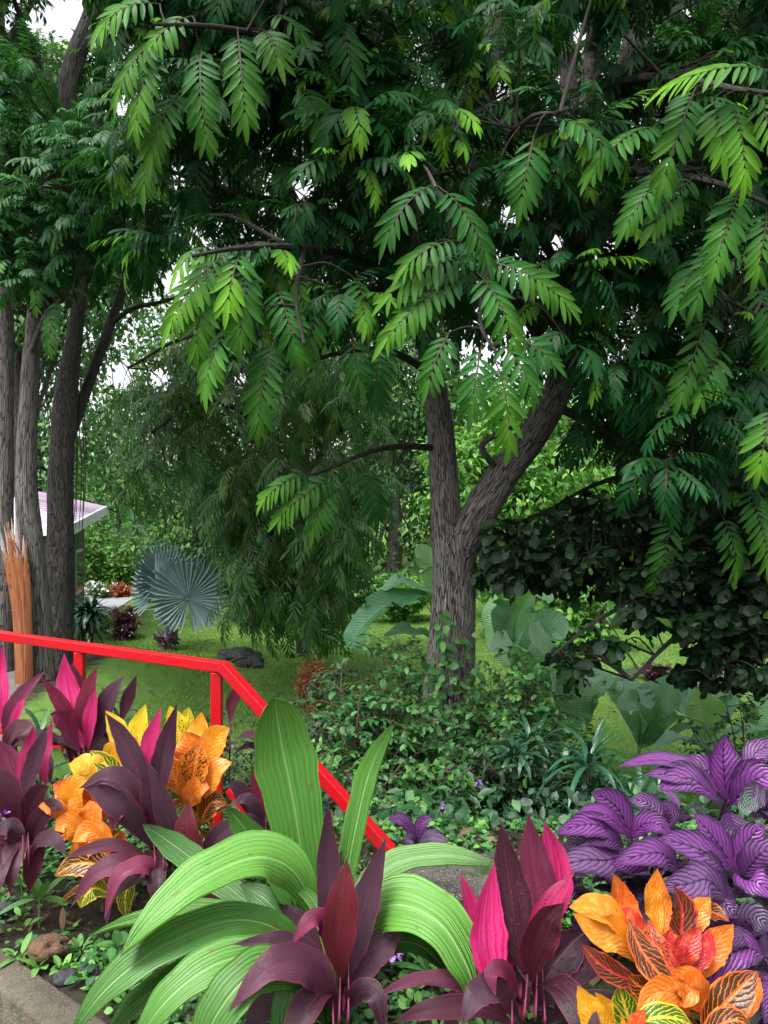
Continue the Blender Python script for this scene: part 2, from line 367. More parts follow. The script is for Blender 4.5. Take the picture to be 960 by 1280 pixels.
M = {}
def make_materials():
    M['tree_leaf'] = m_leaf('main tree leaf', (.004, .038, .010), (.019, .105, .020), (.15, .37, .025), .4, .42, .12, .24, vb=.25)
    M['left_leaf'] = m_leaf('left tree leaf', (.009, .058, .018), (.030, .130, .030), (.14, .34, .05), .4, .42, .15, .25, vb=.25)
    M['willow_leaf'] = m_leaf('weeping leaf', (.010, .058, .010), (.050, .165, .026), (.09, .2, .03), .0, .45, .4, .2)
    M['dark_leaf'] = m_leaf('dark obovate leaf', (.004, .015, .006), (.014, .044, .014), (.1, .22, .03), .3, .42, .2, .08)
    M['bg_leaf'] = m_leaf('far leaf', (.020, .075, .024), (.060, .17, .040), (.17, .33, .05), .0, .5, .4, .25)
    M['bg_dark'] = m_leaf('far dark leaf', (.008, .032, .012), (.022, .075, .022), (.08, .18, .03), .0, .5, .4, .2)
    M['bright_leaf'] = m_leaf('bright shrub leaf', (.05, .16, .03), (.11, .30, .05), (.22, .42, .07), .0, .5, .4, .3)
    M['shrub_leaf'] = m_leaf('shrub leaf', (.012, .066, .020), (.055, .19, .042), (.18, .42, .07), .35, .42, .45, .22)
    M['shrub_dark'] = m_leaf('dark shrub leaf', (.008, .036, .014), (.02, .075, .024), (.08, .22, .04), .3, .4, .45, .15)
    M['strap_leaf'] = m_leaf('strap leaf', (.010, .045, .022), (.022, .085, .04), (.10, .22, .05), .3, .3, .55, .1)
    M['weed_leaf'] = m_leaf('weed leaf', (.04, .15, .04), (.08, .24, .06), (.2, .42, .08), .4, .45, .4, .25)
    M['burgundy'] = m_leaf('burgundy leaf', (.03, .008, .016), (.06, .012, .03), (.25, .02, .08), .3, .4, .5, .12)
    M['banana'] = None
    # banana leaf: fine cross veins, pale midrib
    m = NT('banana leaf'); r, g, b = m.tint(); x, y = m.uv()
    c = m.mix(r, (.09, .27, .13), (.30, .52, .34)); c = m.mix(g, c, (.26, .50, .07))
    v = m.math('ABSOLUTE', m.math('SUBTRACT', m.math('MULTIPLY', x, 2.), 1.))
    st = m.math('SINE', m.math('MULTIPLY', m.math('SUBTRACT', y, m.math('MULTIPLY', v, .06)), 260.))
    c = m.mix(m.math('MULTIPLY', m.smooth(st, .2, 1.), .18), c, (.16, .34, .15))
    c = m.mix(m.smooth(v, .07, .03), c, (.22, .4, .16))
    M['banana'] = m.surf(c, .30, .55, m.bump(st, .004, .6), .3, (.14, .38, .05))
    # pleated leaf
    m = NT('pleated leaf'); r, g, b = m.tint(); x, y = m.uv()
    c = m.mix(r, (.035, .16, .025), (.095, .30, .045)); c = m.mix(g, c, (.16, .39, .06))
    s1 = m.math('SINE', m.math('MULTIPLY', x, 6.283 * 11)); 
    c = m.mix(m.math('MULTIPLY', m.smooth(s1, .3, 1.), .24), c, (.24, .45, .12))
    c = m.mix(m.math('MULTIPLY', m.smooth(m.noise(6., 4., .6, m.vec(m.math('MULTIPLY', x, 4.), m.math('MULTIPLY', y, 1.2), m.math('MULTIPLY', b, 9.))), .5, .75), .3), c, (.05, .17, .03))
    tip = m.smooth(m.math('ADD', y, m.math('MULTIPLY', m.math('SUBTRACT', m.noise(9., 3., .6, m.vec(x, y, b)), .5), .12)), .985, .995)
    c = m.mix(m.math('MULTIPLY', tip, m.smooth(b, .55, .6)), c, (.13, .07, .04))
    c = m.mix(m.smooth(m.math('ABSOLUTE', m.math('SUBTRACT', x, .5)), .022, .008), c, (.30, .50, .20))
    c = blemish(m, c, x, y, b, .75, (.16, .10, .04), 5., .70)
    M['pleated'] = m.surf(c, m.math('ADD', .28, m.math('MULTIPLY', m.noise(5.), .25)), .5, m.bump(m.math('ADD', s1, m.math('MULTIPLY', m.math('SINE', m.math('MULTIPLY', x, 6.283 * 60)), .25)), .0022, .9), .25, (.20, .42, .05))
    # cordyline: r = how pink, g = how red brown, b = random / weathered grey
    m = NT('cordyline leaf'); r, g, b = m.tint(); x, y = m.uv()
    v = m.math('ABSOLUTE', m.math('SUBTRACT', m.math('MULTIPLY', x, 2.), 1.))
    streak = m.noise(1., 4., .6, m.vec(m.math('MULTIPLY', x, 16.), m.math('MULTIPLY', y, 1.6), m.math('MULTIPLY', b, 13.)))
    blot = m.noise(3., 3., .6, m.vec(m.math('MULTIPLY', x, 1.5), m.math('MULTIPLY', y, 3.), m.math('MULTIPLY', b, 31.)))
    c = m.mix(m.smooth(streak, .32, .66), (.010, .0035, .007), (.040, .012, .026))
    c = m.mix(m.math('MULTIPLY', m.smooth(b, .3, 1.), .65), c, m.mix(blot, (.105, .052, .080), (.050, .023, .037)))
    c = m.mix(g, c, m.mix(streak, (.085, .010, .015), (.15, .020, .024)))
    pink = m.mix(m.smooth(streak, .35, .68), (.44, .008, .095), (.60, .045, .20))
    dk = m.math('MULTIPLY', m.smooth(streak, .60, .72), m.smooth(blot, .50, .62))
    pf = m.math('SUBTRACT', r, m.math('MULTIPLY', dk, .8), clamp=True)
    c = m.mix(pf, c, pink)
    c = m.mix(m.math('MULTIPLY', m.smooth(v, .93, .98), .55), c, (.30, .014, .07))
    c = m.mix(m.math('MULTIPLY', m.smooth(v, .06, .02), .4), c, (.13, .02, .055))
    fine = m.math('SINE', m.math('MULTIPLY', m.math('ADD', x, m.math('MULTIPLY', v, m.math('MULTIPLY', y, .15))), 210.))
    c = m.mix(m.math('MULTIPLY', m.smooth(fine, -.2, 1.), .30), c, m.mix(.5, c, (.004, .001, .003)))
    drop = m.n('TexVoronoi', {'Vector': m.n('TexCoord').outputs['Object'], 'Scale': 140.}).outputs['Distance']
    hh = m.math('ADD', m.math('MULTIPLY', fine, .30), m.math('MULTIPLY', m.smooth(drop, .32, .12), .9))
    c = blemish(m, c, x, y, b, .7, (.09, .055, .04), 8., .68)
    M['ti'] = m.surf(c, m.math('ADD', .26, m.math('MULTIPLY', blot, .25)), .32, m.bump(hh, .0012, .7), .14, m.mix(.5, c, (.35, .02, .09)))
    M['ti_stem'] = m_plain('cordyline stem', (.15, .014, .05), .5, .4, .6, 30., (.06, .014, .03), .001)
    # croton: r = hue yellow>orange>red, g = how much dark mottling, b = random
    m = NT('croton leaf'); r, g, b = m.tint(); x, y = m.uv()
    v, d = veins(m, 9., 3.2, x, y, 1.1)
    base = m.ramp(r, [(0, (.58, .41, .018)), (.3, (.60, .235, .012)), (.6, (.58, .10, .012)), (.85, (.45, .028, .014)), (1, (.36, .014, .026))])
    bl = m.noise(2.6, 3., .6, m.vec(m.math('MULTIPLY', x, 1.4), m.math('MULTIPLY', y, 2.6), m.math('MULTIPLY', b, 17.)))
    base = m.mix(m.smooth(bl, .45, .75), base, m.ramp(r, [(0, (.62, .50, .06)), (.5, (.64, .26, .05)), (1, (.55, .10, .035))]))
    cell = m.math('MULTIPLY', m.smooth(d, .88, .74), m.math('MULTIPLY', m.smooth(v, .08, .13), m.smooth(v, .92, .82)))
    n2 = m.noise(5., 3., .6, m.vec(m.math('MULTIPLY', x, 3.), m.math('MULTIPLY', y, 5.), m.math('MULTIPLY', b, 23.)))
    th = m.math('SUBTRACT', 1.02, m.math('MULTIPLY', g, .95))
    dm = m.math('MULTIPLY', cell, m.smooth(n2, m.math('SUBTRACT', th, .06), m.math('ADD', th, .06)))
    spk = m.math('MULTIPLY', m.smooth(m.noise(34., 2., .5, m.vec(x, m.math('MULTIPLY', y, 2.), m.math('MULTIPLY', b, 7.))), .66, .72), m.smooth(bl, .42, .6))
    dm = m.math('MAXIMUM', dm, m.math('MULTIPLY', spk, m.math('ADD', .25, m.math('MULTIPLY', g, .6))))
    darkc = m.mix(m.smooth(r, .1, .35), (.035, .12, .012), (.035, .022, .008))
    c = m.mix(dm, base, darkc)
    c = m.mix(m.math('MULTIPLY', m.smooth(v, .06, .02), .6), c, m.ramp(r, [(0, (.62, .46, .06)), (.6, (.62, .18, .04)), (1, (.55, .05, .05))]))
    c = blemish(m, c, x, y, b, .6, (.16, .06, .02), 9., .68)
    M['croton'] = m.surf(c, .30, .32, m.bump(m.math('ADD', d, m.smooth(v, .08, 0.)), -.0012, .7), .2, m.mix(.3, c, (.8, .3, .02)))
    # persian shield: purple with dark feathered veins; b = silvery, r = vivid, g = green tip
    m = NT('purple shield leaf'); r, g, b = m.tint(); x, y = m.uv()
    v, d = veins(m, 9., 3.4, x, y, .6)
    pur = m.mix(m.smooth(r, .0, 1.), (.012, .005, .020), (.15, .030, .185))
    pur = m.mix(m.math('MULTIPLY', m.math('MULTIPLY', b, b), .5), pur, (.15, .115, .18))
    c = m.mix(m.math('MULTIPLY', m.smooth(d, .70, 1.0), m.math('ADD', .45, m.math('MULTIPLY', m.noise(3., 3., .6, m.vec(x, m.math('MULTIPLY', y, 3.), m.math('MULTIPLY', b, 19.))), .7))), pur, (.03, .010, .045))
    c = m.mix(m.smooth(v, .085, .03), c, (.022, .008, .03))
    c = m.mix(m.math('MULTIPLY', m.smooth(v, .58, .97), .85), c, (.028, .012, .04))
    c = m.mix(m.math('MULTIPLY', g, m.smooth(y, .35, .95)), c, (.10, .17, .11))
    fine = m.noise(60., 3., .6, m.vec(x, m.math('MULTIPLY', y, 2.), b))
    c = m.mix(m.math('MULTIPLY', m.smooth(fine, .5, .8), .3), c, (.22, .10, .27))
    c = blemish(m, c, x, y, b, .4, (.05, .06, .035), 6., .68)
    M['shield'] = m.surf(c, .33, .35, m.bump(m.math('SUBTRACT', 1., m.math('POWER', d, 2.5)), .0030, .8), .10, (.30, .04, .35))
    M['dark_stem'] = m_plain('dark stem', (.035, .018, .03), .5, .4)
    M['woody'] = m_plain('woody stem', (.10, .07, .045), .8, .3, .5, 20., None, .003)
    M['green_stem'] = m_plain('green stem', (.10, .22, .06), .5, .4, .3, 10.)
    M['bark_main'] = m_bark('fissured brown bark', (.013, .010, .009), (.135, .118, .108), (.40, .38, .36), 1.35, .020, .75)
    M['bark_pale'] = m_bark('pale mottled bark', (.034, .029, .027), (.115, .103, .096), (.22, .205, .195), .75, .014, .6)
    M['bark_dark'] = m_bark('dark rough bark', (.008, .007, .007), (.055, .050, .047), (.20, .185, .175), 1.5, .02, .4)
    M['twig'] = m_bark('twig bark', (.02, .017, .014), (.075, .06, .05), (.15, .13, .11), .7, .004)
    # torn wood
    m = NT('torn heartwood'); x, y = m.uv()
    gr = m.noise(1., 5., .65, m.vec(m.math('MULTIPLY', x, 5.), m.math('MULTIPLY', y, 1.6), m.math('MULTIPLY', m.n('SeparateXYZ', {0: m.n('TexCoord').outputs['Object']}).outputs[0], 60.)))
    c = m.mix(m.smooth(gr, .3, .7), (.17, .055, .024), (.36, .135, .056)); c = m.mix(m.smooth(gr, .60, .72), c, (.12, .045, .022))
    c = m.mix(m.smooth(m.math('ADD', y, m.math('MULTIPLY', gr, .35)), 2.42, 2.62), c, (.36, .31, .28))
    M['torn'] = m.surf(c, .8, .25, m.bump(gr, .02, 1.))
    # red paint
    m = NT('red paint'); nz = m.noise(5., 4., .6); n2 = m.noise(60., 4., .6)
    c = m.mix(m.smooth(nz, .4, .7), (.42, .004, .010), (.33, .004, .009)); c = m.mix(m.math('MULTIPLY', m.smooth(n2, .64, .70), .6), c, (.22, .010, .010)); c = m.mix(m.math('MULTIPLY', m.smooth(m.noise(14., 6., .75), .62, .67), .8), c, (.12, .035, .02)); c = m.mix(m.math('MULTIPLY', m.smooth(m.noise(3., 6., .7), .5, .75), .35), c, (.30, .02, .02))
    M['red'] = m.surf(c, m.math('ADD', .28, m.math('MULTIPLY', nz, .2)), .35, m.bump(n2, .0009, .6))
    # ground: grass turf with bare dark soil near the beds
    m = NT('lawn turf'); oc = m.n('TexCoord').outputs['Object']
    n1 = m.noise(.5, 4., .6); n2 = m.noise(9., 5., .7); n3 = m.noise(70., 4., .7)
    c = m.mix(m.smooth(n1, .3, .7), (.040, .115, .016), (.080, .180, .026)); c = m.mix(m.smooth(n2, .4, .7), c, (.05, .12, .02)); c = m.mix(m.math('MULTIPLY', m.smooth(n3, .35, .7), .6), c, (.12, .2, .04))
    M['lawn'] = m.surf(c, .8, .2, m.bump(m.math('ADD', n3, n2), .04, 1.))
    m = NT('bed soil'); n2 = m.noise(7., 6., .7); n3 = m.noise(60., 5., .7)
    c = m.mix(m.smooth(n2, .35, .65), (.022, .016, .011), (.05, .037, .025)); c = m.mix(m.smooth(n3, .58, .7), c, (.09, .066, .045)); c = m.mix(m.smooth(m.noise(3., 3., .6), .5, .62), c, (.025, .040, .012))
    M['soil'] = m.surf(c, .9, .25, m.bump(m.math('ADD', n2, n3), .03, 1.))
    m = NT('stained concrete'); n1 = m.noise(3., 5., .65); n2 = m.noise(22., 6., .7); n3 = m.noise(120., 3., .6)
    c = m.mix(m.smooth(n1, .35, .68), (.075, .062, .046), (.14, .122, .096)); c = m.mix(m.smooth(n2, .5, .72), c, (.055, .050, .036)); c = m.mix(m.smooth(n3, .62, .72), c, (.20, .18, .15))
    c = m.mix(m.math('MULTIPLY', m.smooth(m.noise(6., 5., .7), .56, .66), .7), c, (.045, .060, .022))
    M['concrete'] = m.surf(c, .85, .25, m.bump(m.math('ADD', n2, n3), .008, 1.))
    m = NT('dark mossy concrete'); n1 = m.noise(4., 5., .65); n3 = m.noise(150., 4., .7)
    c = m.mix(m.smooth(n1, .35, .65), (.03, .028, .024), (.09, .085, .072)); c = m.mix(m.smooth(n3, .5, .68), c, (.22, .21, .19)); c = m.mix(m.smooth(m.noise(9., 4., .6), .55, .66), c, (.03, .05, .015))
    M['mossy'] = m.surf(c, .9, .2, m.bump(n3, .006, 1.))
    M['road'] = m_plain('pale paved path', (.30, .30, .33), .85, .3, .25, 1.5, (.24, .24, .25), .004)
    M['side_path'] = m_plain('damp side path', (.15, .14, .13), .85, .3, .4, 2., (.09, .085, .075), .006)
    M['path_curb'] = m_plain('path kerb', (.40, .36, .30), .85, .3, .3, 3., None, .003)
    M['rock_dark'] = m_plain('black lava stone', (.012, .011, .012), .6, .5, .5, 9., (.045, .043, .047), .03)
    M['rock_grey'] = m_plain('blue grey stone', (.035, .038, .046), .75, .4, .4, 14., (.02, .022, .026), .012)
    M['rock_brown'] = m_plain('brown stone', (.15, .085, .05), .85, .3, .4, 14., (.07, .042, .027), .02)
    m = NT('lilac roof sheet'); oc = m.n('SeparateXYZ', {0: m.n('TexCoord').outputs['Object']})
    c = m.mix(m.smooth(m.noise(1.2, 4., .6), .4, .7), (.36, .26, .36), (.46, .36, .46))
    M['roof'] = m.surf(c, .5, .4, m.bump(m.math('SINE', m.math('MULTIPLY', oc.outputs[0], 40.)), .02, .6))
    M['fascia'] = m_plain('white fascia', (.74, .74, .76), .5, .4, .15, 3.)
    M['house_wall'] = m_plain('dark wall boards', (.13, .11, .10), .8, .3, .4, 4.)  # dark brown grey wall colour, mottled
    M['house_glass'] = m_plain('dark window glass', (.02, .024, .028), .08, .5)
    M['pale_wall'] = m_plain('pale render', (.55, .56, .58), .8, .3, .2, 2.)
    m = NT('blue palm leaf'); r, g, b = m.tint(); x, y = m.uv()
    c = m.mix(r, (.065, .115, .120), (.14, .205, .205)); c = m.mix(m.smooth(y, .82, 1.), c, (.34, .40, .38))
    M['bismarck'] = m.surf(c, .5, .4, None, .12, (.12, .22, .2))
    M['hill'] = m_leaf('hill trees', (.03, .085, .04), (.06, .14, .06), None, .0, .8, .2, 0.)
    M['grass'] = m_leaf('grass blade', (.065, .18, .022), (.14, .28, .042), (.24, .33, .07), .0, .6, .3, .3)
    M['petal_lilac'] = m_plain('lilac petal', (.42, .22, .66), .6, .3)
    M['petal_yellow'] = m_plain('yellow petal', (.80, .58, .02), .6, .3)
    M['petal_white'] = m_plain('white petal', (.75, .74, .70), .6, .3)
    M['flower_red'] = m_plain('red brown bract', (.42, .07, .025), .6, .3)
    M['orange_leaf'] = m_leaf('orange leaf', (.26, .05, .02), (.34, .10, .03), (.25, .3, .04), .2, .5, .4, .2)
make_materials()

# ------------------------------------------------------------------ the ground
def sstep(a, b, x):
    t = np.clip((np.asarray(x, float) - a) / (b - a), 0, 1); return t * t * (3 - 2 * t)
K0 = np.array([-1.233, 2.44]); KD = unit(np.array([.386, -.295])); KN = np.array([.607, .795])
def gz(x, y):
    x = np.asarray(x, float); y = np.asarray(y, float)
    sd = (x - K0[0]) * KN[0] + (y - K0[1]) * KN[1]
    bed = .2 + .018 * np.sin(x * 5.1 + 1) * np.sin(y * 4.3) + .012 * np.sin(x * 13) * np.sin(y * 11 + 2)
    z = bed + (-.9 - bed) * sstep(3.2, 5.4, y)
    lf = sstep(-2.0, -3.4, x) * (1 - sstep(10, 13.5, y)) * sstep(3, 4, y)
    z = np.maximum(z, z + (-.32 - z) * lf)
    z = z - .8 * sstep(.3, 1.5, x) * sstep(5.4, 7.4, y) * (1 - sstep(10.5, 14, y))
    z = z + .05 * np.sin(x * .7 + 1.3) * np.sin(y * .5) * sstep(6, 9, y)
    z = z + 3.0 * sstep(26, 70, y) + 6 * sstep(60, 200, y)
    return np.where(y < 4.2, .04 + (z - .04) * sstep(-.09, -.02, sd), z)
def G(px, py_hint, d):
    """the ground under pixel column px at distance d"""
    x = (px - 480) / F * d; return np.array([x, d, float(gz(x, d))])

def make_ground():
    xs = np.sinh(np.linspace(-6.2, 6.2, 241)) * .9
    xs = np.sign(xs) * np.minimum(np.abs(xs), 230)
    xs = np.unique(np.concatenate([xs, np.linspace(-3, 3, 121)]))
    ys = np.unique(np.concatenate([np.linspace(-60, 1, 20), np.linspace(1, 6, 101), np.linspace(6, 30, 120), np.linspace(30, 260, 50)]))
    X, Y = np.meshgrid(xs, ys, indexing='ij'); Z = gz(X, Y)
    g = Geo(); g.grids(np.stack([X, Y, Z], -1)[None], np.zeros((1, 3)))
    lawn = sstep(4.8, 5.8, Y) * (1 - .8 * sstep(-2.9, -4.0, X) * (1 - sstep(10, 12, Y)))
    t = np.zeros((X.size, 3)); t[:, 0] = lawn.ravel(); g.t = [t]
    m = NT('turf and soil'); r, _, _ = m.tint()
    n1 = m.noise(.5, 4., .6); n2 = m.noise(7., 5., .7); n3 = m.noise(60., 4., .7)
    a = m.mix(m.smooth(n1, .35, .65), (.055, .150, .020), (.125, .235, .040)); a = m.mix(m.smooth(m.noise(1.7, 5., .7), .45, .65), a, (.075, .155, .028)); a = m.mix(m.smooth(n2, .5, .7), a, (.03, .075, .014)); a = m.mix(m.math('MULTIPLY', m.smooth(n3, .4, .65), .6), a, (.16, .26, .06)); a = m.mix(m.smooth(m.noise(3.1, 5., .7), .62, .72), a, (.07, .062, .03))
    s = m.mix(m.smooth(n2, .35, .65), (.020, .015, .011), (.05, .037, .025)); s = m.mix(m.smooth(n3, .58, .7), s, (.09, .066, .045)); s = m.mix(m.smooth(m.noise(3., 3., .6), .5, .62), s, (.025, .042, .012))
    c = m.mix(m.smooth(m.math('ADD', r, m.math('MULTIPLY', m.math('SUBTRACT', n2, .5), .5)), .4, .6), s, a)
    structure(g, 'ground', m.surf(c, .88, .2, m.bump(m.math('ADD', n3, n2), .03, 1.)), label='grassy ground with dark soil in the planting bed', cat='ground')

def drape(name, poly_x, poly_y, mat, dz, n=12, label=None, cat=None):
    """a sheet laid on the ground: bilinear patch between four corners"""
    u, v = np.meshgrid(np.linspace(0, 1, n), np.linspace(0, 1, n), indexing='ij')
    w = [(1 - u) * (1 - v), (1 - u) * v, u * v, u * (1 - v)]
    X = sum(a * b for a, b in zip(w, poly_x)); Y = sum(a * b for a, b in zip(w, poly_y))
    g = Geo(); g.grids(np.stack([X, Y, gz(X, Y) + dz], -1)[None], np.array([[.5, .5, .5]]))
    return structure(g, name, mat, label=label, cat=cat)

make_ground()
def gp(px, py, z=-.9):
    d = (CZ - z) * F / (py - HY); return ((px - 480) / F * d, d)
q = [gp(112, 784), gp(172, 743.5), gp(-420, 743.5), gp(-420, 784)]
drape('road', [a[0] for a in q], [a[1] for a in q], M['road'], .02, 20, 'pale grey road beside the lawn', 'road')
q2 = [gp(178, 741.5), gp(182, 737), gp(-420, 737), gp(-420, 741.5)]
g = Geo(); 
a0 = np.array([*q2[0], -.82]); a1 = np.array([*q2[3], -.82]); dd = unit(a1 - a0)
g.box((a0 + a1) / 2, (np.linalg.norm(a1 - a0), .5, .22), [dd, np.cross([0, 0, 1], dd), [0, 0, 1]], bev=.03)
single(g, 'road_kerb', M['path_curb'], (a0 + a1) / 2 - [0, 0, .1], 'tan kerb along the far edge of the grey road', 'kerb')
drape('side_path', [-7, -7, -4.25, -2.75], [5.4, 9.2, 9.2, 5.4], M['side_path'], .012, 24, 'damp grey path behind the red rail', 'path')
q = [gp(735, 775), gp(752, 757), gp(790, 757), gp(775, 775)]
drape('garden_path', [a[0] for a in q], [a[1] for a in q], M['pale_wall'], .02, 8, 'pale path seen through the dark leaves', 'path')
# kerb of the bed and the pavement in front of it
g = Geo(); kc = K0 + KD * .8; L = 6.0
ax = [[KD[0], KD[1], 0], [KN[0], KN[1], 0], [0, 0, 1]]
g.box((kc[0] - KN[0] * .055, kc[1] - KN[1] * .055, .07), (L, .11, .28), ax, bev=.012)
single(g, 'bed_kerb', M['concrete'], (kc[0], kc[1], 0), 'stained brown concrete kerb at the edge of the planting bed', 'kerb')
u, v = np.meshgrid(np.linspace(-2.5, 4.2, 60), np.linspace(-2.6, -.112, 40), indexing='ij')
X = K0[0] + KD[0] * u + KN[0] * v; Y = K0[1] + KD[1] * u + KN[1] * v
g = Geo(); g.grids(np.stack([X, Y, np.full_like(X, .048)], -1)[None], np.array([[.5] * 3]))
structure(g, 'pavement', M['concrete'], label='stained concrete pavement in the bottom corner', cat='pavement')

# ------------------------------------------------------------------ red handrail
def beam(g, a, b, w, h, over=0.):
    a = np.asarray(a, float); b = np.asarray(b, float); d = unit(b - a); a = a - d * over; b = b + d * over
    s = unit(np.cross(d, [0, 0, 1.])) if abs(d[2]) < .95 else np.array([1., 0, 0])
    u = np.cross(s, d)
    g.box((a + b) / 2, (np.linalg.norm(b - a), w, h), [d, s, u], bev=.004)
R0, R1, R2 = P(-150, 773, 4.55), P(280, 834, 3.25), P(486, 1062, 3.0)
rail = thing('handrail', (R1[0], R1[1], float(gz(R1[0], R1[1]))), 'red painted metal handrail bending down beside the steps', 'handrail')
g = Geo(); beam(g, R0, R1, .050, .044, .0); g.build('top_rail', M['red'], rail, False)
g = Geo(); beam(g, R1 + unit(R2 - R1) * .0, R2, .052, .045, .01); g.build('stair_rail', M['red'], rail, False)
g = Geo(); off = np.array([0, 0, -.50]); beam(g, R1 + (R2 - R1) * .03 + off, R2 + off + (R2 - R1) * .2, .03, .03); g.build('mid_rail', M['red'], rail, False)
g = Geo(); beam(g, R0 + off, R1 + off - unit(R1 - R0) * .03, .03, .03); g.build('mid_rail', M['red'], rail, False)
for t, top in ((.012, .02), (0.66, .02), (.985, .03)):
    p = R0 + (R1 - R0) * t; g = Geo(); zb = float(gz(p[0], p[1])) - .05
    beam(g, (p[0], p[1], zb), (p[0], p[1], p[2] - .024), .046, .046); g.build('post', M['red'], rail, False)
p = R2; g = Geo(); beam(g, (p[0], p[1], float(gz(p[0], p[1])) - .6), (p[0], p[1], p[2] - .03), .046, .046); g.build('post', M['red'], rail, False)

# ------------------------------------------------------------------ trees
class Tree:
    def __init__(s, name, base, label, cat='tree', group=None):
        s.o = thing(name, base, label, cat, group); s.nodes = []; s.tw = Geo()
    def limb(s, g, pts, widths_px=None, r=None, ns=14, bark=.06, seed=0, n=None):
        Q = np.array([P(*p) for p in pts])
        R = np.array(r) if r is not None else np.array(widths_px) / 2 / F * np.array([p[2] for p in pts])
        C = tube(g, Q, R, ns, n, bark, seed=seed); s.nodes.append(C); return C
    def link(s, S, r0=.008, sag=.08):
        """a twig from the nearest point of the limbs out to S"""
        A = np.concatenate(s.nodes); dist = np.linalg.norm(A - S, axis=1) + .6 * np.maximum(0, A[:, 2] - S[2] - .2)
        p = A[np.argmin(dist)]; L = np.linalg.norm(S - p)
        mid = (p + S) / 2 + np.array([0, 0, .12 * L]) + rng.normal(size=3) * .05 * L
        rr = r0 * (1 + .8 * L)
        tube(s.tw, [p, mid, S], [rr, rr * .7, .0035], 5, 8)

def spray_fronds(S, O, m, L, tilt=.15, spread=.8, y=0.):
    """m fronds leaving each spray point S outward along O; returns base, dir, normal, length, tint"""
    N = len(S); b = np.repeat(S, m, 0); o = np.repeat(O, m, 0)
    n = len(b)
    d = o * .75 + rng.normal(size=(n, 3)) * np.array([spread, spread, .35]) + np.array([0, 0, tilt]); d = unit(d)
    b = b + d * (.02 + .05 * rng.random((n, 1))) - o * (rng.random((n, 1)) * .16)
    nor = unit(np.array([0, 0, 1.]) + rng.normal(size=(n, 3)) * .25 + np.array([0, -.25, 0]))
    LL = L * (.65 + .55 * rng.random(n))
    t = rng.random((n, 3)); t[:, 0] = np.clip(np.repeat(rng.random(N), m) * .6 + t[:, 0] * .4, 0, 1)
    t[:, 1] = np.where(np.repeat(rng.random(N) < y, m), .25 + .5 * t[:, 1], 0.0)
    return b, d, nor, LL, t

# --- the forked tree in the middle
mt = Tree('forked_tree', P(552, 1042, 6.0), 'large tree with a forked fissured trunk and drooping feathery leaves behind the bed')
g = Geo()
mt.limb(g, [(548, 1075, 6.0), (552, 1000, 6.0), (558, 900, 6.0), (565, 790, 6.0), (568, 710, 6.0), (567, 668, 6.0)], [86, 76, 64, 57, 54, 57], ns=44, bark=.055, seed=1, n=60)
mt.limb(g, [(566, 735, 6.0), (560, 670, 5.99), (555, 600, 6.0), (551, 540, 6.0), (542, 480, 6.02), (530, 400, 6.1), (513, 260, 6.2), (496, 90, 6.3), (484, -120, 6.4), (470, -380, 6.5)], [37, 38, 36, 34, 30, 26, 22, 20, 16, 10], ns=36, bark=.05, seed=2, n=90)
mt.limb(g, [(570, 740, 6.0), (576, 690, 5.97), (598, 642, 5.94), (632, 588, 5.9), (668, 540, 5.9), (700, 478, 5.95), (716, 385, 6.1), (722, 250, 6.3), (738, 110, 6.5), (752, -80, 6.6), (770, -360, 6.8)], [35, 41, 42, 41, 40, 36, 32, 28, 24, 18, 10], ns=36, bark=.055, seed=3, n=90)
mt.limb(g, [(632, 600, 5.95), (608, 570, 5.75), (603, 556, 5.7), (622, 542, 5.6), (640, 534, 5.6)], [10, 9, 8, 8, 6], ns=8, bark=.05, seed=4)
g.build('trunk', M['bark_main'], mt.o)
g = Geo()
def limbs(tree, g, lst, bark=.05, ns=12):
    for i, (pts, w) in enumerate(lst): tree.limb(g, pts, w, ns=ns, bark=bark, seed=20 + i)
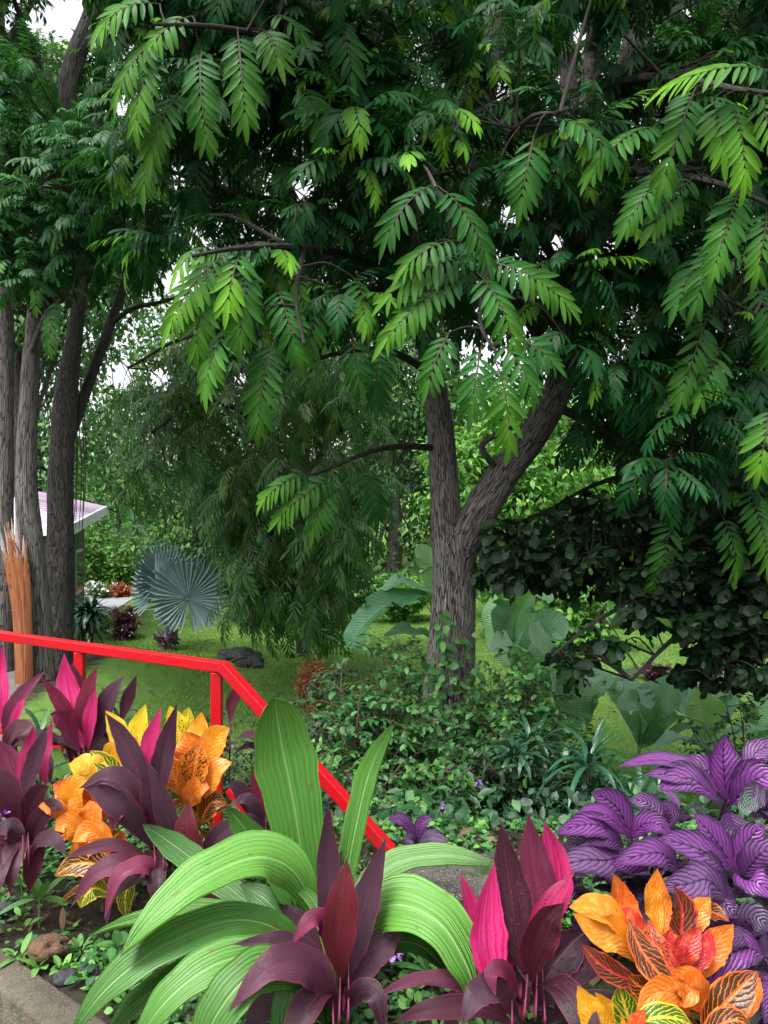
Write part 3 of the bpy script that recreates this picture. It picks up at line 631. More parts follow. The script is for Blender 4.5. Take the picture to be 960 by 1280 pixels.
limbs(mt, g, [
    ([(532, 415, 6.1), (560, 330, 6.3), (592, 230, 6.6), (610, 110, 6.9), (618, 10, 7.1), (630, -160, 7.2)], [22, 21, 22, 24, 22, 12]),
    ([(716, 390, 6.1), (745, 250, 6.5), (775, 120, 6.9), (800, 20, 7.1), (840, -120, 7.4)], [26, 24, 26, 27, 14]),
    ([(722, 240, 6.3), (712, 120, 6.9), (706, 20, 7.2), (702, -150, 7.4)], [20, 22, 20, 10]),
    ([(500, 140, 6.3), (484, 60, 7.1), (500, -60, 7.5)], [16, 17, 10]),
    ([(702, 470, 5.95), (660, 400, 5.3), (610, 325, 4.5), (575, 290, 4.2), (545, 235, 4.15)], [18, 13, 9, 7, 4]),
    ([(610, 325, 4.5), (600, 400, 4.2), (620, 440, 4.1)], [6, 5, 4]),
    ([(735, 130, 6.5), (790, 100, 5.6), (860, 100, 4.7), (925, 112, 4.2), (1010, 120, 4.0)], [16, 12, 9, 7, 4]),
    ([(725, 220, 6.3), (800, 215, 5.5), (880, 225, 4.6), (950, 250, 4.3), (1020, 290, 4.2)], [15, 11, 8, 6, 4]),
    ([(716, 380, 6.1), (800, 370, 5.6), (880, 365, 4.9), (960, 400, 4.6)], [15, 11, 8, 4]),
    ([(700, 478, 5.95), (780, 480, 6.2), (850, 470, 6.0), (910, 458, 5.8), (1000, 462, 5.6)], [14, 12, 10, 9, 6]),
    ([(690, 505, 5.9), (760, 540, 5.8), (840, 580, 5.5), (900, 610, 5.3)], [12, 9, 7, 4]),
    ([(530, 400, 6.1), (460, 330, 5.4), (380, 310, 4.7), (300, 310, 4.25), (240, 320, 4.1)], [16, 12, 9, 7, 4]),
    ([(380, 310, 4.7), (370, 370, 4.4), (380, 430, 4.3)], [7, 5, 4]),
    ([(513, 255, 6.2), (440, 150, 5.4), (350, 60, 4.7), (280, 35, 4.3), (190, 30, 4.2)], [16, 12, 9, 7, 4]),
    ([(520, 300, 6.2), (440, 280, 6.0), (400, 262, 5.9), (340, 250, 5.8), (250, 230, 5.9)], [15, 12, 10, 8, 5]),
    ([(545, 470, 6.0), (490, 440, 5.4), (430, 440, 4.9), (330, 470, 4.7)], [11, 8, 6, 4]),
    ([(490, 60, 6.3), (420, -60, 5.2), (330, -150, 4.6), (200, -160, 4.6)], [14, 10, 8, 4]),
    ([(740, 60, 6.5), (800, -80, 5.2), (900, -140, 4.6), (1040, -140, 4.5)], [14, 10, 8, 4]),
    ([(716, 380, 6.1), (640, 200, 5.2), (660, 150, 4.5), (700, 140, 4.3)], [13, 9, 7, 4]),
    ([(555, 560, 6.0), (480, 560, 5.7), (400, 590, 5.4), (350, 610, 5.3)], [9, 7, 5, 3]),
    ([(500, 60, 6.3), (540, -120, 5.0), (560, -260, 4.0), (560, -360, 3.4)], [14, 11, 9, 5]),
])
g.build('branches', M['bark_dark'], mt.o)
# fronds one can tell apart at the front of the crown: leaf stalk base -> tip, photo pixels and metres
HF = [((590, 322, 4.3), (488, 368, 4.15), .35), ((600, 326, 4.3), (708, 378, 4.15), .35), ((596, 340, 4.25), (643, 432, 4.1), .35), ((588, 338, 4.3), (484, 422, 4.15), .4),
      ((548, 233, 4.2), (607, 316, 4.1), .15), ((544, 230, 4.2), (486, 290, 4.1), .1), ((562, 415, 4.2), (536, 474, 4.1), .15), ((622, 428, 4.15), (663, 484, 4.05), .2),
      ((602, 432, 4.2), (590, 505, 4.1), .15), ((618, 450, 4.1), (636, 548, 4.0), .5), ((640, 420, 4.2), (690, 450, 4.1), .1), ((575, 300, 4.2), (510, 330, 4.1), .3),
      ((668, 168, 4.3), (652, 247, 4.2), .15), ((690, 148, 4.3), (762, 190, 4.2), .05), ((700, 135, 4.3), (660, 110, 4.2), .0),
      ((975, 92, 4.0), (835, 108, 4.1), .75), ((870, 108, 4.4), (830, 220, 4.2), .3), ((830, 160, 4.5), (742, 212, 4.3), .3), ((905, 120, 4.2), (930, 222, 4.05), .8), ((890, 125, 4.3), (905, 190, 4.1), .6),
      ((945, 120, 4.1), (965, 170, 4.0), .8), ((930, 115, 4.1), (1000, 165, 4.0), .9), ((850, 205, 4.5), (784, 278, 4.3), .2), ((868, 220, 4.5), (818, 280, 4.35), .25), ((925, 232, 4.4), (894, 330, 4.2), .25),
      ((958, 262, 4.3), (948, 332, 4.2), .4), ((880, 320, 4.6), (848, 376, 4.45), .1), ((905, 430, 4.8), (876, 492, 4.6), .3), ((890, 380, 4.8), (852, 490, 4.6), .2), ((940, 350, 4.6), (965, 450, 4.5), .2), ((965, 505, 4.4), (950, 580, 4.3), .6),
      ((840, 640, 5.3), (824, 725, 5.2), .25), ((900, 640, 5.2), (920, 710, 5.1), .3), ((930, 600, 5.2), (960, 700, 5.0), .35), ((895, 300, 4.5), (870, 375, 4.35), .15),
      ((297, 38, 4.3), (306, 142, 4.15), .3), ((252, 62, 4.3), (258, 168, 4.2), .2), ((330, 38, 4.4), (347, 72, 4.2), .3), ((392, 125, 4.7), (402, 162, 4.5), .3), ((375, 110, 4.7), (400, 150, 4.55), .2),
      ((295, 308, 4.3), (214, 402, 4.15), .6), ((262, 308, 4.2), (222, 340, 4.1), .7), ((302, 312, 4.3), (285, 375, 4.15), .9), ((312, 330, 4.35), (300, 420, 4.2), .25), ((345, 355, 4.5), (372, 440, 4.35), .15),
      ((405, 365, 4.6), (385, 438, 4.5), .25), ((440, 345, 4.6), (460, 402, 4.45), .2), ((335, 300, 4.6), (348, 350, 4.5), .25), ((270, 330, 4.3), (245, 430, 4.2), .4), ((300, 400, 4.4), (258, 480, 4.2), .3), ((345, 420, 4.5), (322, 530, 4.35), .2), ((440, 420, 4.7), (450, 475, 4.6), .1), ((480, 420, 4.9), (470, 500, 4.8), .0),
      ((240, 20, 4.3), (188, 60, 4.2), .5), ((215, 40, 4.3), (150, 110, 4.2), .4), ((205, 60, 4.3), (170, 150, 4.2), .5), ((200, 5, 4.3), (130, 30, 4.2), .5), ((230, 110, 4.4), (190, 190, 4.3), .3), ((215, 160, 4.5), (180, 230, 4.4), .25),
      ((390, 590, 5.4), (332, 622, 5.3), .5), ((430, 590, 5.4), (350, 645, 5.3), .4), ((420, 600, 5.4), (392, 660, 5.3), .2), ((455, 580, 5.4), (470, 640, 5.3), .0),
      ((340, 20, 4.4), (375, 40, 4.3), .1), ((420, 20, 4.6), (440, 90, 4.5), .05), ((540, 100, 4.9), (560, 180, 4.8), .0), ((560, 360, 4.4), (520, 400, 4.3), .2)]
cr = Geo()
B = np.array([P(*a) for a, b, y in HF]); T = np.array([P(*b) for a, b, y in HF]); Y = np.array([y for a, b, y in HF])
ch = T - B; L = np.linalg.norm(ch, axis=1)
bend = .75 + .3 * rng.random(len(B))
vdir = np.array([0, -1., 0])
up = unit(np.array([0, -.75, .65]) + rng.normal(size=(len(B), 3)) * .15)
# leave the twig a little above the chord, so the arc lands on the tip
n0 = unit(up - unit(ch) * np.sum(up * unit(ch), 1, keepdims=True))
d0 = unit(unit(ch) * np.cos(bend / 2)[:, None] + n0 * np.sin(bend / 2)[:, None]); nn = n0 * np.cos(bend / 2)[:, None] - unit(ch) * np.sin(bend / 2)[:, None]
arcL = L * (bend / 2) / np.sin(bend / 2)
tt = np.stack([.3 + .7 * rng.random(len(B)), Y * .8, rng.random(len(B))], 1)
for k in range(len(B)):
    pr = int(np.clip(round(arcL[k] / .046), 5, 13))
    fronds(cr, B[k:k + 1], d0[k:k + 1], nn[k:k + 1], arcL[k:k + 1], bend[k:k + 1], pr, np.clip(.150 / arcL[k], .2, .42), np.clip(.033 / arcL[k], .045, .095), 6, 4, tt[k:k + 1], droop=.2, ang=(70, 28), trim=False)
    mt.link(B[k], .006)
# the rest of the crown
low_x = [-150, 130, 200, 240, 460, 480, 560, 600, 700, 740, 800, 860, 1100]
low_y = [260, 260, 330, 430, 420, 420, 395, 420, 455, 520, 620, 640, 640]
def sample_sprays(n, xr, yr, dr, low, holes=()):
    out = []
    while len(out) < n:
        px = random.uniform(*xr); py = random.uniform(*yr); d = random.uniform(*dr)
        if py > np.interp(px, low[0], low[1]) - 15: continue
        if any((px - hx) ** 2 + (py - hy) ** 2 < r * r for hx, hy, r in holes): continue
        out.append(P(px, py, d))
    return np.array(out)
holes = [(232, 345, 36), (85, 20, 40), (160, 130, 24), (225, 215, 22), (640, 265, 16), (655, 330, 16), (160, 470, 40), (380, 232, 20)]
S = np.concatenate([sample_sprays(215, (150, 1060), (-60, 700), (4.6, 6.2), (low_x, low_y), holes),
                    sample_sprays(190, (120, 1100), (-60, 600), (6.2, 8.6), (low_x, low_y), holes),
                    sample_sprays(95, (50, 1150), (-420, -60), (4.0, 6.8), ([-999, 1999], [900, 900]))])
axis = np.array([.75, 6.2])
O = np.concatenate([S[:, :2] - axis, np.zeros((len(S), 1))], 1); O = unit(O * np.array([1, 1, 0]) + np.array([0, -.35, .1]))
for pairs, m, L0, sel in ((10, 4, .44, slice(None)), (8, 4, .38, slice(None)), (6, 3, .32, slice(None)), (9, 4, .42, slice(0, 330))):
    b, d, nr, LL, t = spray_fronds(S[sel], O[sel], m, L0, y=.14, tilt=random.uniform(.0, .3), spread=1.0)
    t[:, 0] = .8 * t[:, 0] ** 1.4
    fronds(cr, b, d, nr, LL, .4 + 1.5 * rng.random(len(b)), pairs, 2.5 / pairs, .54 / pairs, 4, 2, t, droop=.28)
for s in S: mt.link(s)
cr.build('crown', M['tree_leaf'], mt.o)
mt.tw.build('twig_sprays', M['twig'], mt.o)

# --- a creeper on the forked trunk
vb = P(556, 1020, 5.75); vb[2] = float(gz(vb[0], vb[1])); vo = thing('climbing_vine', vb, 'leafy creeper climbing the lower part of the forked trunk', 'vine'); st = Geo(); lv_ = Geo(); vp = []
for k in range(9):
    x0 = random.uniform(525, 600); y1 = random.uniform(770, 930); pts = [P(x0 + random.uniform(-14, 14), 1020 - (1020 - y1) * q, 5.74 + .06 * abs(x0 - 562) / 40) for q in (0, .3, .6, .85, 1)]
    C = tube(st, pts, [.008, .007, .006, .004, .002], 5, 40); vp.append(C)
vp = np.concatenate(vp); vp = vp[rng.integers(0, len(vp), 360)] + rng.normal(size=(360, 3)) * np.array([.05, .03, .04]); tt = rng.random((360, 3)); tt[:, 1] = np.where(rng.random(360) < .25, .5, 0)
leaves(lv_, vp, unit(rng.normal(size=(360, 3)) * np.array([.8, .3, .4]) + np.array([0, -.5, -.5])), unit(rng.normal(size=(360, 3)) * .3 + np.array([0, -.7, .7])), .05 + .06 * rng.random(360), .035 + .03 * rng.random(360), .4, .2, (.55, .85), 5, 2, tt, wave=.08)
st.build('stem', M['woody'], vo); lv_.build('foliage', M['shrub_leaf'], vo)
# --- three trunks at the left
def crown_of(tree, S, m, L, mat, y=.1, axisxy=(0, 0), pairs=9, ll=.25, lw=.075, drp=.3):
    g = Geo(); O = unit(np.concatenate([S[:, :2] - np.array(axisxy), np.zeros((len(S), 1))], 1) + np.array([0, -.2, .1]))
    b, d, nr, LL, t = spray_fronds(S, O, m, L, y=y)
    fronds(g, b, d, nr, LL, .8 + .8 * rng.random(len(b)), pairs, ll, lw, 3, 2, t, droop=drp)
    for s in S: tree.link(s)
    g.build('crown', mat, tree.o)
    tree.tw.build('twig_sprays', M['twig'], tree.o)
lowL = ([-300, 0, 60, 120, 190, 230], [320, 335, 385, 385, 310, 230])
hl = [(85, 20, 42), (160, 130, 22), (232, 345, 40), (88, 100, 48), (115, 35, 45), (100, 70, 45)]
ta = Tree('pale_barked_tree', G(2, 0, 8.9), 'pale barked tree cut off by the left edge of the photo', 'tree', 'tall trees on the left')
g = Geo()
ta.limb(g, [(-2, 930, 8.9), (2, 760, 8.9), (4, 640, 8.9), (6, 500, 8.9), (6, 370, 8.9), (4, 200, 8.9), (2, 60, 9.0), (-10, -160, 9.1)], [36, 28, 24, 21, 20, 15, 11, 7], ns=24, bark=.03, seed=40, n=70)
g.build('trunk', M['bark_pale'], ta.o)
g = Geo(); limbs(ta, g, [([(6, 380, 8.9), (60, 300, 8.0), (120, 290, 7.4)], [12, 9, 5]), ([(4, 60, 9.0), (30, 20, 8.8), (60, -40, 8.6)], [10, 8, 5]), ([(4, 250, 8.9), (-80, 180, 8.0), (-140, 120, 7.6)], [12, 9, 5])])
g.build('branches', M['bark_pale'], ta.o)
crown_of(ta, sample_sprays(105, (-140, 110), (-300, 330), (6.9, 9.6), lowL, hl), 8, .42, M['left_leaf'], .1, (-4.5, 8.9))
tb = Tree('torn_trunk_tree', G(48, 0, 8.6), 'grey trunked tree with an orange torn strip of wood down its base', 'tree', 'tall trees on the left')
g = Geo()
tb.limb(g, [(50, 930, 8.6), (46, 800, 8.6), (40, 700, 8.6), (33, 610, 8.6), (36, 500, 8.6), (42, 420, 8.6), (56, 300, 8.6), (72, 180, 8.5), (92, 80, 8.4), (118, 10, 8.3), (150, -120, 8.3)], [42, 38, 33, 26, 22, 21, 21, 23, 24, 22, 12], ns=28, bark=.035, seed=41, n=100)
g.build('trunk', M['bark_pale'], tb.o)
g = Geo()
cl = np.array([P(*p) for p in [(33, 960, 8.32), (31, 880, 8.32), (30, 790, 8.32), (25, 730, 8.33), (19, 690, 8.36), (16, 664, 8.4), (14, 640, 8.46)]]); wd = np.array([14, 16, 17, 22, 29, 32, 33]) / 2 / F * 8.35
CL = catmull(cl, 60); WD = np.interp(np.linspace(0, 6, 60), np.arange(7), wd)
for k in range(40):
    a = random.uniform(-1, 1); dep = math.sqrt(max(0, 1 - a * a)) * random.uniform(.5, 1.0); e = random.randint(44, 57) if k % 3 else random.randint(30, 48); st0 = random.choice((0, 0, 0, 6, 14))
    q = CL[st0:e] + np.stack([a * WD[st0:e], -dep * .05 * np.ones(e - st0) , 0 * WD[st0:e]], 1)
    q[-3:] += np.array([a * .02, -.012, .0]) * np.array([[.3], [.7], [1.4]]) * random.uniform(0, 1.6)
    rr = random.uniform(.022, .036); sel = np.linspace(0, len(q) - 1, 9).astype(int)
    tube(g, q[sel], [rr * .8, rr, rr, rr, rr, rr, rr * .9, rr * .6, rr * .12], 6, 33, .12, seed=k)
for k in range(7):
    px = random.uniform(8, 32); p = P(px, random.uniform(670, 800), 8.3); tube(g, [p, p + np.array([random.uniform(-.06, .0), -.02, .1]), p + np.array([random.uniform(-.14, .0), -.05, random.uniform(.1, .25)])], [.010, .006, .002], 5)
g.build('torn_wood', M['torn'], tb.o)
g = Geo(); limbs(tb, g, [([(60, 290, 8.6), (120, 260, 7.4), (170, 250, 6.8)], [11, 8, 4]), ([(40, 440, 8.6), (60, 390, 7.4), (90, 370, 6.9)], [9, 7, 4]), ([(75, 160, 8.5), (40, 60, 7.8), (10, -20, 7.4)], [11, 8, 5])])
g.build('branches', M['bark_pale'], tb.o)
HL = [((130, 252, 6.9), (72, 296, 6.7), .35), ((55, 335, 6.9), (45, 382, 6.8), .3), ((75, 372, 6.9), (62, 432, 6.8), .3), ((10, 322, 6.8), (-10, 350, 6.6), .6), ((100, 310, 6.9), (60, 340, 6.7), .1), ((150, 235, 6.9), (120, 290, 6.8), .2), ((160, 270, 6.8), (190, 320, 6.7), .2), ((30, 230, 6.9), (-10, 250, 6.7), .3), ((90, 190, 6.9), (140, 165, 6.7), .4), ((60, 200, 7), (20, 215, 6.8), .2)]
S = sample_sprays(75, (-20, 215), (80, 430), (6.5, 8.2), lowL, hl)
g = Geo()
for a, b_, y in HL:
    B_ = P(*a); T_ = P(*b_); c_ = T_ - B_; l_ = np.linalg.norm(c_); u_ = unit(np.array([0, -.6, .8])); n_ = unit(u_ - unit(c_) * (u_ @ unit(c_)))
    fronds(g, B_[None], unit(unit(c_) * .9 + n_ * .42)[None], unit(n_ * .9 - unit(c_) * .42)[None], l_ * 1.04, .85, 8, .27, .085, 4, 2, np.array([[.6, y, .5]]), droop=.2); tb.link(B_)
O = unit(np.concatenate([S[:, :2] - np.array([-3.9, 8.6]), np.zeros((len(S), 1))], 1) + np.array([0, -.3, .1]))
b, d, nr, LL, t = spray_fronds(S, O, 9, .40, y=.14)
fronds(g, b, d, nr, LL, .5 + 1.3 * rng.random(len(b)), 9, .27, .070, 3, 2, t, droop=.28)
for s in S: tb.link(s)
g.build('crown', M['left_leaf'], tb.o); tb.tw.build('twig_sprays', M['twig'], tb.o)
tc = Tree('dark_barked_tree', G(75, 0, 9.4), 'dark rough barked tree right of the torn trunk, leaning right higher up', 'tree', 'tall trees on the left')
g = Geo()
tc.limb(g, [(74, 930, 9.4), (75, 800, 9.4), (76, 700, 9.4), (76, 600, 9.4), (82, 500, 9.4), (92, 430, 9.4), (104, 340, 9.4), (118, 220, 9.4), (128, 90, 9.4), (140, -120, 9.4)], [40, 34, 32, 31, 28, 20, 15, 12, 10, 6], ns=28, bark=.06, seed=44, n=100)
tc.limb(g, [(82, 560, 9.5), (96, 520, 9.55), (112, 475, 9.6), (136, 410, 9.6), (162, 330, 9.7), (182, 220, 9.9), (196, 80, 10), (205, -60, 10)], [15, 15, 13, 12, 9, 7, 5, 3], ns=16, bark=.06, seed=45, n=60)
g.build('trunk', M['bark_dark'], tc.o)
g = Geo(); limbs(tc, g, [([(138, 405, 9.6), (165, 386, 9.4), (200, 378, 9.2), (238, 366, 9.0)], [6, 6, 5, 3]), ([(160, 335, 9.7), (190, 300, 9.4), (215, 250, 9.2)], [7, 5, 3]), ([(104, 350, 9.4), (70, 250, 9.6), (40, 180, 9.9)], [9, 7, 4]), ([(126, 120, 9.4), (170, 60, 9.2), (220, 20, 9)], [7, 5, 3])])
for k in range(5):      # thin hanging vines
    px = 88 + k * 3.4; p0 = P(px, 440 + 30 * (k % 3), 9.2); p1 = P(px + random.uniform(-4, 8), 660 + 40 * (k % 2), 9.1)
    tube(g, [p0, (p0 + p1) / 2 + np.array([.05, 0, 0]), p1], [.006, .006, .004], 5)
g.build('branches', M['bark_dark'], tc.o)
crown_of(tc, sample_sprays(70, (20, 290), (-280, 380), (8.6, 11), ([-300, 60, 150, 230, 290], [330, 340, 380, 330, 250]), hl + [(160, 470, 60)]), 5, .55, M['left_leaf'], .06, (-3.6, 9.6))

# --- weeping tree over the lawn
tw = Tree('weeping_tree', G(378, 0, 13.2), 'dark tree with narrow drooping leaves hanging almost to the lawn')
g = Geo()
tw.limb(g, [(378, 815, 13.2), (376, 760, 13.0), (380, 640, 12.2), (380, 520, 11.8), (372, 420, 11.8), (365, 330, 11.8)], [15, 14, 14, 12, 10, 6], ns=18, bark=.05, seed=50)
g.build('trunk', M['bark_dark'], tw.o)
g = Geo(); limbs(tw, g, [([(386, 640, 11.8), (330, 540, 11.2), (260, 500, 10.8), (190, 540, 10.6)], [12, 9, 6, 3]), ([(380, 520, 11.8), (320, 440, 11.3), (240, 420, 11), (160, 460, 10.8)], [10, 8, 5, 3]), ([(384, 600, 11.8), (420, 540, 11.2), (460, 540, 10.9)], [10, 7, 4]), ([(388, 680, 11.8), (360, 610, 11.2), (330, 620, 10.9)], [9, 6, 4]), ([(372, 420, 11.8), (430, 380, 11.5), (480, 420, 11.2)], [8, 6, 3])])
g.build('branches', M['bark_dark'], tw.o)
def wsample(n, xr, yr, dr, f):
    out = []
    while len(out) < n:
        px, py, d = random.uniform(*xr), random.uniform(*yr), random.uniform(*dr)
        if f(px, py): out.append(P(px, py, d))
    return np.array(out)
wl = lambda x, y: y < np.interp(x, [140, 200, 260, 285, 300, 330, 425, 440, 490], [600, 620, 620, 650, 700, 745, 745, 640, 560]) and y > np.interp(x, [140, 250, 400, 490], [480, 410, 400, 430])
S = np.concatenate([wsample(330, (145, 488), (400, 750), (10.4, 12.8), wl), wsample(130, (285, 445), (560, 770), (10.3, 11.5), lambda x, y: y < np.interp(x, [285, 300, 330, 425, 445], [700, 750, 778, 772, 660]))])
g = Geo(); n = len(S); m = 5
O = unit(np.concatenate([S[:, :2] - np.array([-1.15, 11.8]), np.zeros((n, 1))], 1))
b = np.repeat(S, m, 0) + rng.normal(size=(n * m, 3)) * .10; d = unit(np.repeat(O, m, 0) * .35 + rng.normal(size=(n * m, 3)) * np.array([.35, .35, .2]) + np.array([0, 0, -.55]))
nr = unit(np.repeat(O, m, 0) + rng.normal(size=(n * m, 3)) * .4 + np.array([0, -.3, .5]))
t = rng.random((n * m, 3)); t[:, 1] = np.where(rng.random(n * m) < .16, .5, 0)
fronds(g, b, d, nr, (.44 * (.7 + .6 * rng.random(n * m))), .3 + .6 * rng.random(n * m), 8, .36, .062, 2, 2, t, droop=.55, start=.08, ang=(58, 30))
for s in S[::2]: tw.link(s, .005)
g.build('crown', M['willow_leaf'], tw.o); tw.tw.build('twig_sprays', M['twig'], tw.o)

# --- dark broad leaved tree reaching in from the right
td = Tree('dark_leaved_tree', G(1090, 0, 6.8), 'dark glossy broad leaved tree reaching in low from the right edge')
g = Geo()
td.limb(g, [(1095, 1010, 6.8), (1090, 850, 6.8), (1075, 700, 6.8), (1060, 560, 6.8), (1050, 400, 6.9)], [40, 34, 28, 22, 12], ns=18, bark=.05, seed=60)
g.build('trunk', M['bark_dark'], td.o)
g = Geo(); limbs(td, g, [([(1075, 700, 6.8), (980, 640, 6.2), (880, 650, 5.8), (780, 690, 5.6), (680, 700, 5.6), (610, 680, 5.7)], [16, 13, 10, 8, 6, 4]), ([(1085, 800, 6.8), (980, 740, 6.0), (900, 760, 5.6), (840, 800, 5.4), (790, 850, 5.3)], [14, 11, 8, 6, 4]), ([(1085, 780, 6.8), (1000, 780, 6.0), (930, 810, 5.5), (890, 850, 5.3)], [12, 9, 7, 4]), ([(880, 650, 5.8), (800, 740, 5.5), (740, 780, 5.3), (690, 820, 5.2)], [8, 6, 5, 3]), ([(1060, 580, 6.8), (980, 560, 6.4), (880, 580, 6.2), (760, 600, 6.3), (680, 640, 6.3)], [12, 10, 8, 6, 3])])
g.build('branches', M['bark_dark'], td.o)
dl = lambda x, y: y > np.interp(x, [600, 680, 760, 860, 1000], [660, 640, 610, 590, 600]) and y < np.interp(x, [600, 640, 690, 720, 735, 790, 800, 860, 890, 1000], [740, 770, 830, 845, 810, 815, 850, 845, 850, 860]) and not ((x - 756) ** 2 + (y - 768) ** 2 < 36 ** 2 or ((x - 822) / 46) ** 2 + ((y - 812) / 34) ** 2 < 1 or ((x - 668) / 84) ** 2 + ((y - 776) / 46) ** 2 < 1)
S = np.concatenate([wsample(430, (600, 1010), (590, 880), (5.2, 6.6), dl), wsample(260, (620, 1000), (670, 860), (5.2, 6.0), dl)])
g = Geo(); n = len(S); m = 9
b = np.repeat(S, m, 0) + rng.normal(size=(n * m, 3)) * .03
d = unit(rng.normal(size=(n * m, 3)) * np.array([.8, .8, .4]) + np.array([-.2, -.1, -.45])); nr = unit(rng.normal(size=(n * m, 3)) * .6 + np.array([0, -.2, .9]))
t = rng.random((n * m, 3)); t[:, 1] = np.where(rng.random(n * m) < .03, .5, 0)
LL = .135 * (.45 + .85 * rng.random(n * m)); leaves(g, b, d, nr, LL, LL * (.40 + .16 * rng.random(n * m)), .1 + .9 * rng.random(n * m), .25, (1.15, .52), 6, 2, t, wave=.25)
for s in S: td.link(s, .006)
g.build('crown', M['dark_leaf'], td.o); td.tw.build('twig_sprays', M['twig'], td.o)

# --- trees farther back
def far_tree(name, px, d, top, base_y, width_px, mat, label, leaf=.16, n=26, per=300, seed=0, bark='bark_dark', group='trees behind the garden', young=.1, ab=(.6, .6), aspect=.5, off=0.):
    global rng
    b0 = G(px, 0, d); o = Tree(name, b0, label, 'tree', group)
    zt = P(px, top, d)[2]; zb = max(P(px, base_y, d)[2], b0[2] + .3); H = zt - zb; W = width_px / F * d
    g = Geo(); o.nodes.append(tube(g, [b0 - [0, 0, .1], b0 + [.1, 0, (zt - b0[2]) * .4], b0 + [-.05, 0, (zt - b0[2]) * .85]], [.05 + .02 * d * .6, .12, .03], 10, 16, .05, seed=seed))
    cs, rs = [], []
    for k in range(n):
        th = random.uniform(0, 6.28); h = random.random(); rad = (W / 2) * math.sqrt(random.random()) * (1 - .55 * abs(h - .42) * 1.4)
        c = np.array([b0[0] + off / F * d + rad * math.cos(th), b0[1] + rad * .7 * math.sin(th), zb + h * H]); cs.append(c); rs.append((.13 + .12 * random.random()) * (W * .6 + H * .4))
        q = b0 + [0, 0, (zt - b0[2]) * random.uniform(.25, .7)]
        tube(g, [q, (q + c) / 2 + [0, 0, .1], c], [.05, .035, .012], 6, 7)
    g.build('trunk', M[bark], o.o)
    g = Geo(); scatter_crown(g, cs, rs, per, leaf, aspect, ab, .35, 2, 2, young); g.build('crown', M[mat], o.o)
    return o
far_tree('leafy_tree', 245, 21, 380, 700, 230, 'bg_leaf', 'mid green leafy tree above the blue fan palm', .20, 26, 330, 1)
far_tree('leafy_tree', 40, 24, 100, 640, 300, 'bg_leaf', 'tall green tree behind the pale barked trunks at the left edge', .24, 40, 330, 2)
far_tree('leafy_tree', 150, 30, 440, 690, 260, 'bg_leaf', 'small round tree just right of the lilac roof', .26, 22, 260, 3)
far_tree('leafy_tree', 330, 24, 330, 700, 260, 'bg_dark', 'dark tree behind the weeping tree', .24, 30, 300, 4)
far_tree('leafy_tree', 490, 21, 430, 730, 190, 'bg_leaf', 'green tree seen left of the forked trunk', .22, 26, 280, 5)
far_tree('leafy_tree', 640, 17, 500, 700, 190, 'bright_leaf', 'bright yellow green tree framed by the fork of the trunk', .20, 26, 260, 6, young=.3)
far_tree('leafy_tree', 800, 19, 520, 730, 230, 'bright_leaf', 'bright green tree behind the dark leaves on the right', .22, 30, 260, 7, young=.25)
far_tree('leafy_tree', 960, 16, 470, 760, 220, 'bg_leaf', 'green tree at the right edge behind the dark branches', .20, 26, 300, 8)
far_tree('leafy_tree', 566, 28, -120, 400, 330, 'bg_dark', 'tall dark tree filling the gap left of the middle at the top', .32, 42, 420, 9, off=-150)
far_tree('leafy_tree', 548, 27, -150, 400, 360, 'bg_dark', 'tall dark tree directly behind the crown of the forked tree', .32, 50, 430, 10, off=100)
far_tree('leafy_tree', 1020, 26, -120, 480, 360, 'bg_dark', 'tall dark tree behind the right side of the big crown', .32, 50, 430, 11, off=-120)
far_tree('leafy_tree', 14, 15, 70, 420, 230, 'bg_leaf', 'green tree behind the leaning trunk at upper left', .17, 36, 420, 12, off=76)
far_tree('leafy_tree', 760, 26, 470, 690, 330, 'bg_leaf', 'distant rounded tree above the dark leaved branches', .28, 30, 260, 13)
far_tree('leafy_tree', 560, 30, 420, 690, 300, 'bg_leaf', 'distant tree between the trunk fork and the lawn', .3, 30, 260, 14)

# far woods, a mass nobody could count, and hills
g = Geo(); cs = []; rs = []
for k in range(120):
    a = random.uniform(-1.0, 1.0); d = random.uniform(34, 60); x = a * d * .75; z = float(gz(x, d)); h = random.uniform(1.0, 5.5)
    cs.append(np.array([x, d, z + h])); rs.append(random.uniform(1.4, 2.8))
scatter_crown(g, cs, rs, 130, .55, .55, (.6, .6), .3, 2, 2, .1)
structure(g, 'far_woods', M['bg_leaf'], 'stuff', label='far mass of green woods closing the view', cat='woods')
u, v = np.meshgrid(np.linspace(-1, 1, 160), np.linspace(0, 1, 30), indexing='ij')
X = u * 260; Y = 150 + v * 90; Z = 4 + (12 + 9 * np.sin(u * 5 + 1) + 5 * np.sin(u * 13) + 2 * np.sin(u * 37)) * np.sin(v * 3.14 / 2) ** .8
g = Geo(); g.grids(np.stack([X, Y, Z], -1)[None], np.array([[.5, 0, .5]])); structure(g, 'hills', M['hill'], label='distant green hills', cat='hills')

